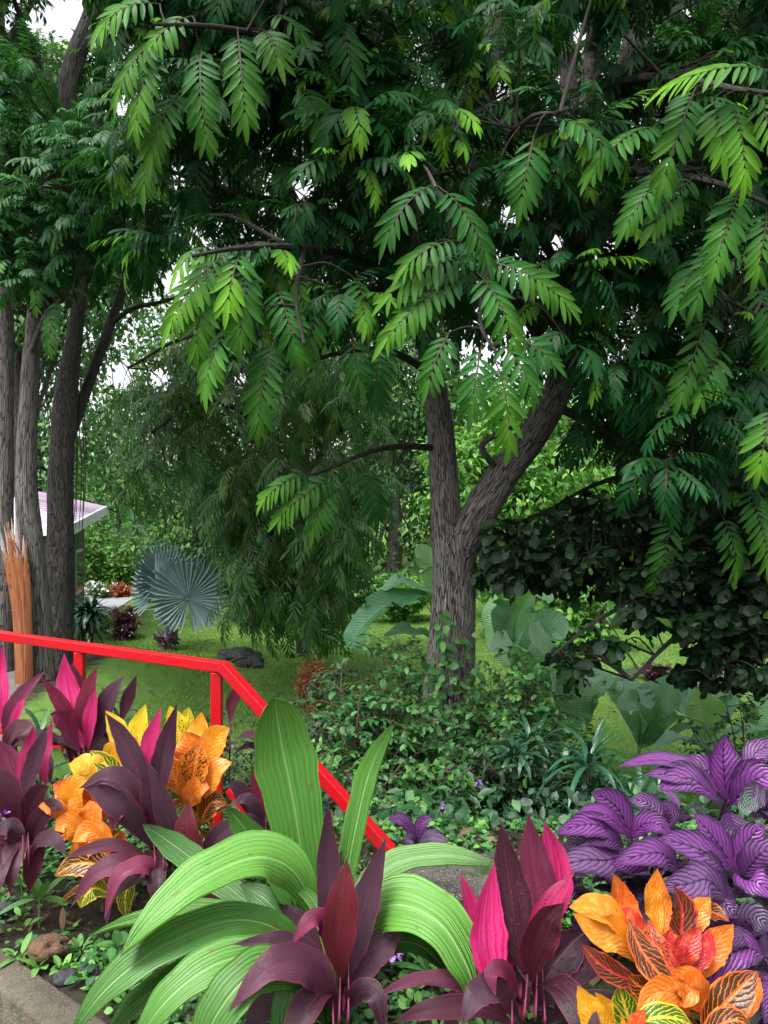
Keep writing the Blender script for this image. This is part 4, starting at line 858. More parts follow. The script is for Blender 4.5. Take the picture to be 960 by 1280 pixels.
# ------------------------------------------------------------------ shrubs, climbers and clumps on the slope
def shrub(name, px, d, top_py, half_px, label, mat='shrub_leaf', nst=22, leaf=.075, group='leafy shrubs round the tree foot', young=.16, flowers=None, aspect=.58, twigs=7, seed=0, depth=.8, per=9, base=None, lean=0., bare=.18):
    b0 = G(px, 0, d) if base is None else np.array(base); o = thing(name, b0, label, 'shrub', group)
    H = P(px, top_py, d)[2] - b0[2]; W = half_px / F * d
    st = Geo(); B, D, Nn, Ls, T = [], [], [], [], []; ends = []
    for k in range(nst):
        a = random.uniform(0, 6.28); rad = math.sqrt(random.random()); h = H * random.uniform(.45, 1.08) * (1 - .35 * rad)
        e = b0 + np.array([math.cos(a) * rad * W + lean, math.sin(a) * rad * W * depth, h])
        q = b0 + np.array([math.cos(a) * .06, math.sin(a) * .06, -.04]); mid = (q + e) / 2 + np.array([math.cos(a) * -.08, math.sin(a) * -.08, .12 * h])
        C = tube(st, [q, mid, e], [.010, .007, .0025], 5, 10); ends.append(e)
        for j in range(twigs):
            i = random.randint(int(len(C) * bare), len(C) - 1); p = C[i]; a2 = random.uniform(0, 6.28); tl = random.uniform(.10, .30) * (.6 + W)
            dv = unit(np.array([math.cos(a2), math.sin(a2), random.uniform(-.2, .7)])); tip = p + dv * tl
            yv = random.uniform(.2, .6) if random.random() < young else 0.
            tube(st, [p, (p + tip) / 2 + [0, 0, .02], tip], [.004, .003, .0015], 4, 5)
            m = per; f = np.linspace(.2, 1, m)[:, None]; bp = p + (tip - p) * f
            ph = np.arange(m) * 2.4 + random.random() * 6
            s1 = unit(np.cross(dv, [0, 0, 1.])); s2 = np.cross(s1, dv)
            out = np.cos(ph)[:, None] * s1 + np.sin(ph)[:, None] * s2 * .6
            dd = unit(out + dv * .6 + rng.normal(size=(m, 3)) * .2 + [0, 0, -.1]); B.append(bp); D.append(dd); Nn.append(unit(np.array([0, -.15, 1.]) + rng.normal(size=(m, 3)) * .35))
            Ls.append(leaf * (.55 + .6 * rng.random(m)) * (1.05 - .35 * f[:, 0])); tt = rng.random((m, 3)); tt[:, 1] = yv * (.4 + .6 * f[:, 0]); T.append(tt)
    B = np.concatenate(B); L = np.concatenate(Ls)
    g = Geo(); leaves(g, B, np.concatenate(D), np.concatenate(Nn), L, L * aspect, .3 + .5 * rng.random(len(B)), .22, (.6, .85), 5, 2, np.concatenate(T), wave=.08)
    st.build('stem', M['woody'], o); g.build('foliage', M[mat], o)
    if flowers:
        fm, n, s = flowers; f = Geo()
        for k in range(n):
            e = random.choice(ends) + rng.normal(size=3) * .05; m = 26 if s < .03 else 8
            dr = rand_dirs(m, .4); leaves(f, e + dr * s * .5, dr, rand_dirs(m), s * .9, s * .6, .6, .1, (.8, .4), 3, 2)
        f.build('blossoms', M[fm], o)
    return o
shrub('shrub', 415, 5.4, 800, 75, 'dark blue green shrub left of the forked trunk, by the red bracts', 'shrub_dark', 54, .07)
shrub('shrub', 480, 5.1, 800, 75, 'leafy shrub with a yellow flower between lawn and forked trunk', 'shrub_leaf', 56, .075, flowers=('petal_yellow', 1, .032), twigs=8)
shrub('shrub', 452, 4.5, 920, 60, 'low shrub with lilac flower heads just beyond the end of the rail', 'shrub_leaf', 18, .07, flowers=('petal_lilac', 3, .025), young=.4)
shrub('shrub', 508, 5.3, 830, 50, 'shrub crowding the left side of the forked trunk foot', 'shrub_leaf', 40, .075, twigs=8, young=.22)
shrub('shrub', 655, 5.3, 805, 52, 'tall shrub to the right of the forked trunk', 'shrub_leaf', 60, .08, twigs=8, young=.25)
shrub('shrub', 590, 4.6, 960, 70, 'low dark shrub in front of the forked trunk foot', 'shrub_dark', 22, .065, young=.2, flowers=('petal_lilac', 3, .022))
shrub('shrub', 505, 4.2, 985, 50, 'small bright green nettle like shrub beside the rail end', 'shrub_leaf', 14, .075, young=.7, flowers=('petal_lilac', 2, .024))
shrub('shrub', 345, 5.9, 850, 60, 'dark shrub behind the corner post of the rail', 'shrub_dark', 22, .06)
shrub('shrub', 690, 5.6, 840, 50, 'pale leaved shrub below the dark tree, left of the banana plants', 'shrub_leaf', 18, .085, young=.2)
shrub('shrub', 395, 4.1, 955, 45, 'dark shrub behind the tallest pleated leaf', 'shrub_dark', 18, .06, young=.1)
shrub('shrub', 540, 4.6, 925, 40, 'shrub with bright hanging leaves low on the forked trunk', 'shrub_leaf', 20, .085, twigs=8, young=.45)
shrub('shrub', 640, 4.7, 900, 55, 'loose dark shrub between the trunk foot and the strap leaves', 'shrub_dark', 34, .075, twigs=8, young=.25)
shrub('shrub', 450, 4.9, 850, 60, 'bushy dark shrub above the end of the red rail', 'shrub_leaf', 40, .07, twigs=8, young=.2)
shrub('shrub', 622, 5.6, 800, 42, 'shrub pressed against the right side of the forked trunk', 'shrub_leaf', 32, .08, twigs=8, young=.25)
shrub('shrub', 520, 6.6, 780, 70, 'shrub just behind the forked trunk on its left', 'shrub_leaf', 30, .08, twigs=8, young=.2)
shrub('shrub', 670, 8.6, 800, 60, 'shrub behind the pale banana leaves right of the trunk', 'shrub_leaf', 28, .09, twigs=8, young=.3)
shrub('shrub', 930, 6.6, 830, 80, 'shrub at the right edge below the dark branches', 'shrub_dark', 24, .07, young=.2)
shrub('shrub', 260, 6.5, 880, 50, 'low shrub on the lawn edge left of the corner post', 'shrub_dark', 14, .06, young=.1, flowers=('flower_red', 2, .05))
shrub('shrub', 130, 23.6, 640, 95, 'bright green hedge shrub behind the road', 'bright_leaf', 40, .20, 'shrubs across the lawn', .2, None, .55, 9, depth=.5)
shrub('shrub', 290, 22.5, 670, 70, 'light green shrub behind the blue fan palm', 'bright_leaf', 30, .20, 'shrubs across the lawn', .1, None, .55, 9)
shrub('shrub', 225, 24, 660, 70, 'green shrub half hidden by the blue fan palm', 'bg_leaf', 30, .20, 'shrubs across the lawn', .1, None, .55, 9)
shrub('shrub', 440, 19, 690, 60, 'dark green shrub on the lawn right of the weeping tree', 'bg_leaf', 26, .16, 'shrubs across the lawn', .1, None, .55, 8)
shrub('shrub', 505, 17, 700, 60, 'yellow green shrub on the lawn just left of the trunk', 'bright_leaf', 26, .16, 'shrubs across the lawn', .3, None, .55, 8)
shrub('shrub', 800, 17, 740, 60, 'green shrub across the lawn behind the banana leaves', 'bg_leaf', 26, .16, 'shrubs across the lawn', .1, None, .55, 8)
shrub('shrub', 640, 15, 660, 80, 'light green shrub behind the trunk on the far slope', 'bright_leaf', 34, .17, 'shrubs across the lawn', .3, None, .55, 8)
shrub('shrub', 730, 14, 700, 70, 'shrub of large pale leaves behind the dark tree', 'bright_leaf', 26, .22, 'shrubs across the lawn', .1, None, .6, 7)
shrub('shrub', 155, 15.2, 752, 17, 'dark burgundy shrub with pink white flowers left of the blue palm', 'burgundy', 20, .12, 'shrubs across the lawn', .05, ('petal_white', 9, .05), .5, 8)
shrub('shrub', 127, 22.6, 728, 24, 'low white flowering plant along the road kerb', 'bg_leaf', 22, .10, 'shrubs across the lawn', .1, ('petal_white', 22, .09), .5, 6)
shrub('shrub', 152, 22.6, 728, 16, 'low red brown plant along the road kerb', 'orange_leaf', 18, .12, 'shrubs across the lawn', .1, None, .5, 6)
shrub('shrub', 388, 9.8, 822, 22, 'red brown bracts under the weeping tree', 'orange_leaf', 14, .09, None, .1, None, .4, 7)
shrub('shrub', 822, 12.6, 826, 26, 'low dark red bedding plant on the lawn at right', 'burgundy', 18, .08, None, .1, None, .5, 7)

def rosette(g, c, n, L, W, up=.6, bend=1.5, ab=(.5, .5), fold=.25, tint=None, nu=10, nv=4, spread=1., jitter=.3, axis=(0, 0, 1)):
    a = np.arange(n) * 2.39996 + random.random() * 6
    f = np.linspace(0, 1, n)
    el = up + (1.25 - up) * f          # outer leaves low, inner leaves upright
    d = np.stack([np.cos(a) * np.cos(el) * spread, np.sin(a) * np.cos(el) * spread, np.sin(el)], 1) + rng.normal(size=(n, 3)) * jitter * .3
    nr = np.stack([-np.cos(a) * np.sin(el), -np.sin(a) * np.sin(el), np.cos(el)], 1)
    t = rng.random((n, 3)) if tint is None else tint(n)
    leaves(g, np.asarray(c) + np.stack([np.cos(a), np.sin(a), 0 * a], 1) * .012, d, nr, L * (.75 + .4 * rng.random(n)) * (1 - .25 * f), W, bend * (1 - .5 * f) * (.7 + .6 * rng.random(n)), fold, ab, nu, nv, t)
def strap_clump(px, d, top, half, n, label, L=.38, W=.035, mat='strap_leaf', base_py=None, young=.05, group=None, nl=15):
    b0 = G(px, 0, d); o = thing('strap_leaved_plant', b0, label, 'plant', group); g = Geo(); st = Geo()
    H = P(px, top, d)[2] - b0[2]; Wd = half / F * d
    for k in range(n):
        a = random.uniform(0, 6.28); r = Wd * math.sqrt(random.random()); c = b0 + np.array([r * math.cos(a), r * .8 * math.sin(a), H * random.uniform(.35, 1.0) * (1 - .3 * r / Wd) - L * .25])
        c[2] = max(c[2], b0[2] + .05)
        tube(st, [(c[0] * .9 + b0[0] * .1, c[1] * .9 + b0[1] * .1, float(gz(c[0], c[1])) - .03), c], [.014, .010], 6)
        yv = .6 if random.random() < young * 2 else 0
        rosette(g, c, nl, L * random.uniform(.75, 1.2), W, .05, 1.9, (.35, .6), .3, lambda m: np.stack([rng.random(m), np.where(rng.random(m) < .3, yv, 0), rng.random(m)], 1), 8, 2)
    st.build('stem', M['woody'], o); g.build('foliage', M[mat], o); return o
strap_clump(690, 4.7, 880, 95, 30, 'clump of dark narrow strap leaves behind the pink cordyline')
strap_clump(780, 5.0, 930, 50, 10, 'smaller clump of dark strap leaves just left of the purple leaves', young=.3)
strap_clump(103, 10.4, 722, 14, 12, 'plant of cascading strap leaves at the foot of the dark barked tree', .42, .055)
strap_clump(46, 4.6, 835, 14, 3, 'small yellow green strap plant below the torn trunk', .30, .035, young=.5, nl=12)
strap_clump(142, 6.3, 835, 30, 7, 'blue green strap plant behind the first rail post', .34, .035)

# ------------------------------------------------------------------ banana plants and the blue fan palm
def big_leaf(o, pts, wpx, hint, tint=(.5, 0, .5), mat='banana', ab=(.6, .62), fold=.30, torn=4, petiole=None, name='leaf', wave=.22, hint2=None, label=None):
    Q = np.array([P(*p) for p in pts]); W = wpx / F * np.mean([p[2] for p in pts])
    C = catmull(Q, 41); u = np.linspace(0, 1, 41); t = unit(np.gradient(C, axis=0)); h1 = np.asarray(hint, float); h2 = np.asarray(hint2 if hint2 is not None else hint, float)
    h = unit(h1 * (1 - u[:, None]) + h2 * u[:, None]); sd = unit(np.cross(t, h)); n = np.cross(sd, t); v = np.linspace(-1, 1, 11)
    w = prof(u, *ab) * W / 2; mul = np.ones((41, 11)); dz = np.zeros((41, 11))
    for k in range(torn):        # tears run from the edge towards the midrib
        i = random.randint(5, 36); s = random.choice((0, 1)); dep = random.uniform(.3, .8)
        js = range(0, 5) if s == 0 else range(6, 11)
        for j in js: mul[i, j] = min(1, (1 - dep) / max(abs(v[j]), .01)) if abs(v[j]) > 1 - dep else 1
        k2 = random.uniform(-.25, .25)
        for j in js: dz[i:i + random.randint(3, 8), j] += k2 * abs(v[j]) ** 2
    ph = random.random() * 6
    lat = w[:, None] * v[None] * math.cos(fold) * mul; off = w[:, None] * (np.abs(v)[None] * math.sin(fold) + wave * v[None] ** 2 * np.sin(u[:, None] * 14 + ph + (v[None] > 0) * 2) + dz)
    lat = lat * 1.12; g = Geo(); g.grids((C[:, None] + lat[..., None] * sd[:, None] + off[..., None] * n[:, None])[None], np.array([tint]))
    if petiole is not None: tube(g, [petiole, (np.asarray(petiole) + Q[0]) / 2 + [0, 0, .02], Q[0], C[12]], [.018, .014, .011, .004], 6, tint=(1, .3, .5))
    return g.build(name, M[mat], o, label=label)
BK = 1.26; BUP = 14
def banana(px, d, label, lv, hgt=.5, stem=True):
    d = d * BK; b0 = G(px, 0, d); o = thing('banana_plant', b0, label, 'banana plant', 'banana plants below the bed')
    top = b0 + np.array([.02, 0, hgt + (BK - 1) * 1.2]); g = Geo(); tube(g, [b0 - [0, 0, .05], (b0 + top) / 2 + [.02, 0, 0], top], [.07, .055, .035], 12, bark=.03)
    g.build('stem', M['green_stem'], o)
    for pts, w, hint, tint in lv: big_leaf(o, [(q[0], q[1] - BUP, q[2] * BK) for q in pts], w, hint, tint, petiole=top)
fc = (0, -1., .35); upv = (0, -.35, 1.); lf = (-.6, -.6, .5); rt = (.6, -.6, .5)
banana(705, 6.6, 'banana plant with one broad upright leaf right of the trunk', [
    ([(706, 935, 6.5), (708, 890, 6.5), (714, 848, 6.55)], 66, fc, (.3, .25, .5)), ([(702, 900, 6.6), (688, 850, 6.4), (665, 800, 6.2), (655, 775, 6.1)], 46, rt, (.9, 0, .5)),
    ([(715, 920, 6.6), (750, 880, 6.5), (790, 875, 6.3), (815, 900, 6.1)], 40, upv, (.8, 0, .5)), ([(712, 920, 6.7), (740, 870, 6.8), (765, 855, 6.9)], 40, lf, (.5, 0, .5)),
    ([(700, 920, 6.6), (670, 890, 6.3), (645, 890, 6.1), (625, 905, 6.0)], 36, upv, (.2, 0, .5))], .42)
banana(640, 7.8, 'banana plant with pale bluish leaves close behind the trunk', [
    ([(640, 850, 7.8), (645, 790, 7.6), (665, 755, 7.3), (690, 765, 7.1)], 60, upv, (1, 0, .5)), ([(642, 850, 7.8), (630, 780, 7.7), (610, 745, 7.5), (585, 745, 7.3)], 44, upv, (.1, 0, .5)),
    ([(645, 860, 7.8), (672, 820, 7.5), (690, 800, 7.3), (706, 812, 7.2)], 44, fc, (1, 0, .5)), ([(640, 850, 7.9), (625, 800, 8.2), (622, 750, 8.4)], 40, lf, (.3, .3, .5)), ([(645, 860, 7.8), (665, 850, 7.4), (688, 870, 7.2), (697, 905, 7.1)], 36, rt, (.8, 0, .5))], .75)
BK = 1.05; BUP = 0
banana(560, 8.3, 'banana plant with a dark drooping torn leaf left of the trunk', [
    ([(556, 800, 8.2), (535, 748, 8.0), (490, 752, 7.8), (450, 785, 7.6), (438, 812, 7.5)], 40, upv, (0, 0, .5)), ([(556, 800, 8.2), (540, 750, 8.2), (505, 728, 8.0), (478, 738, 7.9)], 34, upv, (1, 0, .5)),
    ([(560, 800, 8.3), (545, 720, 8.4), (522, 680, 8.5)], 34, fc, (.6, .5, .5)), ([(556, 810, 8.2), (520, 790, 8.0), (480, 795, 7.8)], 28, upv, (.7, 0, .5))], .9)
BK = 1.26; BUP = 22
banana(795, 6.3, 'banana plant with a long diagonal leaf in the middle of the row', [
    ([(800, 955, 6.3), (822, 905, 6.2), (845, 868, 6.2)], 52, lf, (.5, 0, .5)), ([(797, 950, 6.3), (770, 900, 6.1), (775, 872, 6.0), (800, 862, 5.9)], 32, upv, (1, 0, .5)),
    ([(800, 950, 6.3), (800, 915, 6.0), (790, 900, 5.8), (770, 905, 5.6)], 30, rt, (.2, 0, .5)), ([(802, 955, 6.3), (850, 935, 6.0), (890, 930, 5.8)], 24, upv, (.9, 0, .5)), ([(802, 950, 6.4), (845, 890, 6.6), (870, 850, 6.8)], 36, rt, (.7, 0, .5))], .2)
banana(885, 5.9, 'banana plant with a bright upright leaf behind the purple leaves', [
    ([(882, 945, 5.9), (880, 915, 5.9), (872, 880, 5.95)], 44, fc, (.4, .75, .5)), ([(885, 955, 5.9), (920, 938, 5.8), (965, 935, 5.6)], 26, upv, (1, .1, .5)), ([(885, 960, 5.9), (850, 945, 5.7), (820, 955, 5.5)], 22, upv, (.8, 0, .5)),
    ([(888, 950, 6.0), (905, 900, 6.2), (915, 860, 6.4)], 34, lf, (.8, 0, .5)), ([(880, 950, 6.0), (850, 900, 6.4), (845, 860, 6.6)], 36, rt, (.3, 0, .5)), ([(885, 965, 5.9), (930, 965, 5.6), (975, 985, 5.4)], 30, upv, (.9, 0, .5))], .2)
BUP = 10
banana(940, 6.6, 'banana plant at the right edge, just below the dark leaves', [
    ([(940, 950, 6.6), (930, 905, 6.5), (905, 875, 6.3), (880, 885, 6.2)], 40, upv, (.9, .1, .5)), ([(942, 950, 6.6), (955, 890, 6.7), (960, 850, 6.8)], 40, fc, (.6, .3, .5)),
    ([(940, 955, 6.6), (975, 920, 6.4), (1010, 925, 6.2)], 36, upv, (.8, 0, .5)), ([(938, 955, 6.6), (900, 930, 6.3), (865, 940, 6.1)], 32, upv, (1, 0, .5))], .3)
banana(665, 7.2, 'low banana plant with pale arching leaves between the trunk and the strap leaves', [
    ([(665, 900, 7.2), (660, 850, 7.1), (640, 815, 6.9), (612, 825, 6.8)], 40, upv, (1, .1, .5)), ([(668, 900, 7.2), (676, 845, 7.2), (684, 800, 7.2)], 46, fc, (.8, .3, .5)),
    ([(668, 905, 7.2), (705, 865, 7.0), (735, 860, 6.8), (755, 880, 6.7)], 38, upv, (.9, 0, .5))], .4)
b0 = G(150, 0, 26); 
banana_bg = thing('banana_plant', b0, 'pale banana plant below the lilac roof, behind the hedge', 'banana plant', 'banana plants below the bed')
g = Geo(); tube(g, [b0, b0 + [.05, 0, 1.0], b0 + [0, 0, 2.2]], [.07, .055, .04], 10); g.build('stem', M['dark_stem'], banana_bg)
for pts, w, h in [([(150, 700, 25.8), (140, 655, 25.4), (120, 648, 25), (108, 660, 25)], 16, upv), ([(150, 700, 25.8), (160, 650, 25.4), (150, 630, 25)], 16, fc), ([(150, 700, 25.8), (165, 660, 25.8), (185, 670, 25.8)], 14, upv)]:
    big_leaf(banana_bg, pts, w, h, (1, 0, .5), petiole=b0 + np.array([0, 0, 2.2]))

pb = G(209, 0, 13.9); palm = thing('fan_palm', pb, 'young fan palm with stiff blue grey fan leaves on the lawn', 'palm')
g = Geo(); tube(g, [pb - [0, 0, .05], pb + [0, 0, .22], pb + [0, 0, .36]], [.17, .15, .06], 14, bark=.12)
for k in range(34):
    a = random.uniform(0, 6.28); tube(g, [pb + [.1 * math.cos(a), .1 * math.sin(a), random.uniform(.02, .25)], pb + [.24 * math.cos(a), .24 * math.sin(a), random.uniform(.08, .42)]], [.04, .015], 5)
g.build('trunk', M['dark_stem'], palm)
def fan(c, face, upd, R, arc=300, n=38, lean=0.):
    """a palmate leaf: folded segments joined near the middle, free and pointed at the rim"""
    face = unit(face); u0 = unit(np.asarray(upd, float) - face * (np.asarray(upd) @ face)); r0 = np.cross(u0, face); g = Geo()
    th = np.radians(np.linspace(-arc / 2, arc / 2, n)) + rng.normal(size=n) * .01
    d = np.sin(th)[:, None] * r0 + np.cos(th)[:, None] * u0
    LL = R * (.78 + .22 * np.cos(th * .55)) * (.94 + .12 * rng.random(n)); da = np.radians(arc / n) * .5
    us = np.array([0, .2, .45, .68, .8, .91, 1.0]); hw = np.where(us < .7, us * math.tan(da) * 1.08, 0); hw[4:] = np.array([.68 * .85, .68 * .5, .03]) * math.tan(da); hw[0] = .002
    P_ = np.zeros((n, 7, 3, 3)); sd = np.cross(face, d)
    for j, v in enumerate((-1, 0, 1)):
        P_[:, :, j] = c + us[None, :, None] * LL[:, None, None] * d[:, None] + (v * hw)[None, :, None] * LL[:, None, None] * sd[:, None] + ((.5 if v else -.5) * hw * 1.1)[None, :, None] * LL[:, None, None] * face + (.16 * us ** 2 * R)[None, :, None] * face * (1 - .6 * np.cos(th))[:, None, None]
    g.grids(P_, np.stack([rng.random(n) * .8 + .1, 0 * th, th], 1)); return g
for (px, py, d, face, R, arc) in [(235, 748, 13.5, (.22, -1, .10), .80, 336), (196, 738, 13.9, (-.75, -1, .12), .70, 310), (205, 728, 14.1, (.8, -.6, .2), .80, 250), (225, 730, 14.4, (.4, .5, .8), .75, 220)]:
    c = P(px, py, d); g = fan(c, face, (0, 0, 1), R, arc); tube(g, [pb + [0, 0, .25], (pb + c) / 2 + [0, 0, .05], c], [.028, .022, .016], 6, tint=(.9, 0, 0)); g.build('frond', M['bismarck'], palm)

# ------------------------------------------------------------------ house, stones
hz = -.9; A = P(88, 656, 13.0); ez = A[2]; hc = np.array([A[0], A[1], hz])
house = thing('house', hc, 'low house with a lilac sheet roof and white fascia behind the trunks', 'house')
dl_ = unit(np.array([-1., .22, 0])); dr_ = (P(133, 633, 18.6) - A) / 6.0; drh = unit(dr_ * [1, 1, 0])    # the two eaves, from the near corner
LW, LD = 9.0, 6.0
rise = .75
E = [A, A + dl_ * LW, A + dl_ * LW + dr_ * LD, A + dr_ * LD]; rg0 = A + dr_ * LD / 2 + dl_ * 2.6 + [0, 0, rise]; rg1 = A + dr_ * LD / 2 + dl_ * (LW - 2.6) + [0, 0, rise]
g = Geo()
for a, b, c, d in ((E[0], E[1], rg1, rg0), (E[1], E[2], rg1, rg1), (E[2], E[3], rg0, rg1), (E[3], E[0], rg0, rg0)):
    g.grids(np.array([[[a, b], [d, c]]]), np.array([[.5] * 3]))
    g.grids(np.array([[[b - [0, 0, .07], a - [0, 0, .07]], [c - [0, 0, .07], d - [0, 0, .07]]]]), np.array([[.5] * 3]))
roof = g.build('roof', M['roof'], house, False)
g = Geo()
for a, b in ((E[0], E[1]), (E[1], E[2]), (E[2], E[3]), (E[3], E[0])): beam(g, a - [0, 0, .09], b - [0, 0, .09], .06, .20, .03)
g.build('fascia', M['fascia'], roof, False)
g = Geo(); ins = .55
w0 = A + dl_ * ins + drh * ins; wl_, wd_ = LW - 2 * ins, LD - 2 * ins; cen = w0 + dl_ * wl_ / 2 + drh * wd_ / 2
g.box((cen[0], cen[1], (hz + ez - .1) / 2 - .06), (wl_, wd_, ez - hz - .1), [dl_, drh, [0, 0, 1]], bev=.02); g.build('wall', M['house_wall'], house, False)
g = Geo(); p = A + dl_ * .12 + drh * .12; beam(g, (p[0], p[1], hz - .1), (p[0], p[1], ez - .19), .11, .11); g.build('post', M['fascia'], house, False)
for s in (.8, 3.2):
    g = Geo(); c = w0 + drh * (s + .6) - dl_ * .02; c = np.array([c[0], c[1], .25]); g.box(c, (.04, 1.1, 1.0), [dl_, drh, [0, 0, 1]], bev=.006); fr = g.build('window', M['pale_wall'], house, False)
    g = Geo(); g.box(c - dl_ * .025, (.02, .98, .88), [dl_, drh, [0, 0, 1]], bev=.003); g.build('pane', M['house_glass'], fr, False)

import bmesh
from mathutils import noise as mnoise
def stone(c, r, seed, sq=(1, 1, .7), amp=.45, sub=3):
    bm = bmesh.new(); bmesh.ops.create_icosphere(bm, subdivisions=sub, radius=1.0)
    for v in bm.verts:
        q = v.co.normalized(); k = 1 + amp * mnoise.noise(q * 1.3 + Vector((seed * 3.1, seed, 0))) + amp * .5 * mnoise.noise(q * 3.1 + Vector((seed, 0, seed * 2.0)))
        k = min(k, 1.0 + .1 * mnoise.noise(q * 6)); v.co = Vector((q.x * sq[0], q.y * sq[1], q.z * sq[2])) * (r * k)
    g = Geo(); g.from_bm(bm, c); return g
lc = ['broad black stone in the middle of the stone heap on the lawn', 'jagged black stone on the left of the lawn heap', 'smaller black stone at the right end of the lawn heap', 'topmost black stone of the heap on the lawn', 'low grey black stone at the front of the lawn heap', 'small front stone of the lawn heap, to the right', 'flat black stone at the back left of the lawn heap', 'rounded black stone behind the right end of the lawn heap']
for k, (px, py, d, r) in enumerate([(300, 826, 12.6, .20), (287, 824, 12.7, .17), (317, 829, 12.5, .15), (301, 815, 12.8, .17), (305, 833, 12.2, .12), (321, 834, 12.2, .10), (284, 818, 13.1, .15), (315, 819, 12.9, .15)]):
    c = P(px, py, d); c[2] = max(c[2], float(gz(c[0], c[1])) + r * .35)
    single(stone(c, r, k + 3, (1.2, 1, .62), .75), 'lava_stone', M['rock_dark'], (c[0], c[1], c[2] - r * .5), lc[k], 'stone', 'black stones heaped on the lawn')
def onbed(px, py, z=.2): return gp(px, py, z)
c = onbed(62, 1198); single(stone((c[0], c[1], .232), .050, 31, (1.3, 1, .8), .9, 4), 'stone', M['rock_brown'], (c[0], c[1], .2), 'rough brown stone in the bed by the kerb', 'stone')
for px, py, r, s, lb in ((82, 1228, .040, 41, 'blue grey stone in the bed, nearer the kerb corner'), (112, 1222, .042, 43, 'blue grey stone half under the pleated leaves'), (6, 1142, .04, 44, 'dark grey stone at the left edge of the bed')):
    c = onbed(px, py); single(stone((c[0], c[1], .215), r * .8, s, (1.2, 1, .7), .75, 3), 'stone', M['rock_grey'], (c[0], c[1], .2), lb, 'stone', 'grey stones in the bed')
# low mossy block behind the pleated plant
g = Geo(); c = P(560, 1110, 2.55); ax = [unit((1, .12, 0)), unit((-.12, 1, 0)), (0, 0, 1)]
g.box((c[0], c[1], (c[2] + .0) / 2), (.52, .30, c[2] + .1), ax, bev=.02)
single(g, 'concrete_block', M['mossy'], (c[0], c[1], .1), 'dark mossy concrete block behind the pleated leaves', 'block')

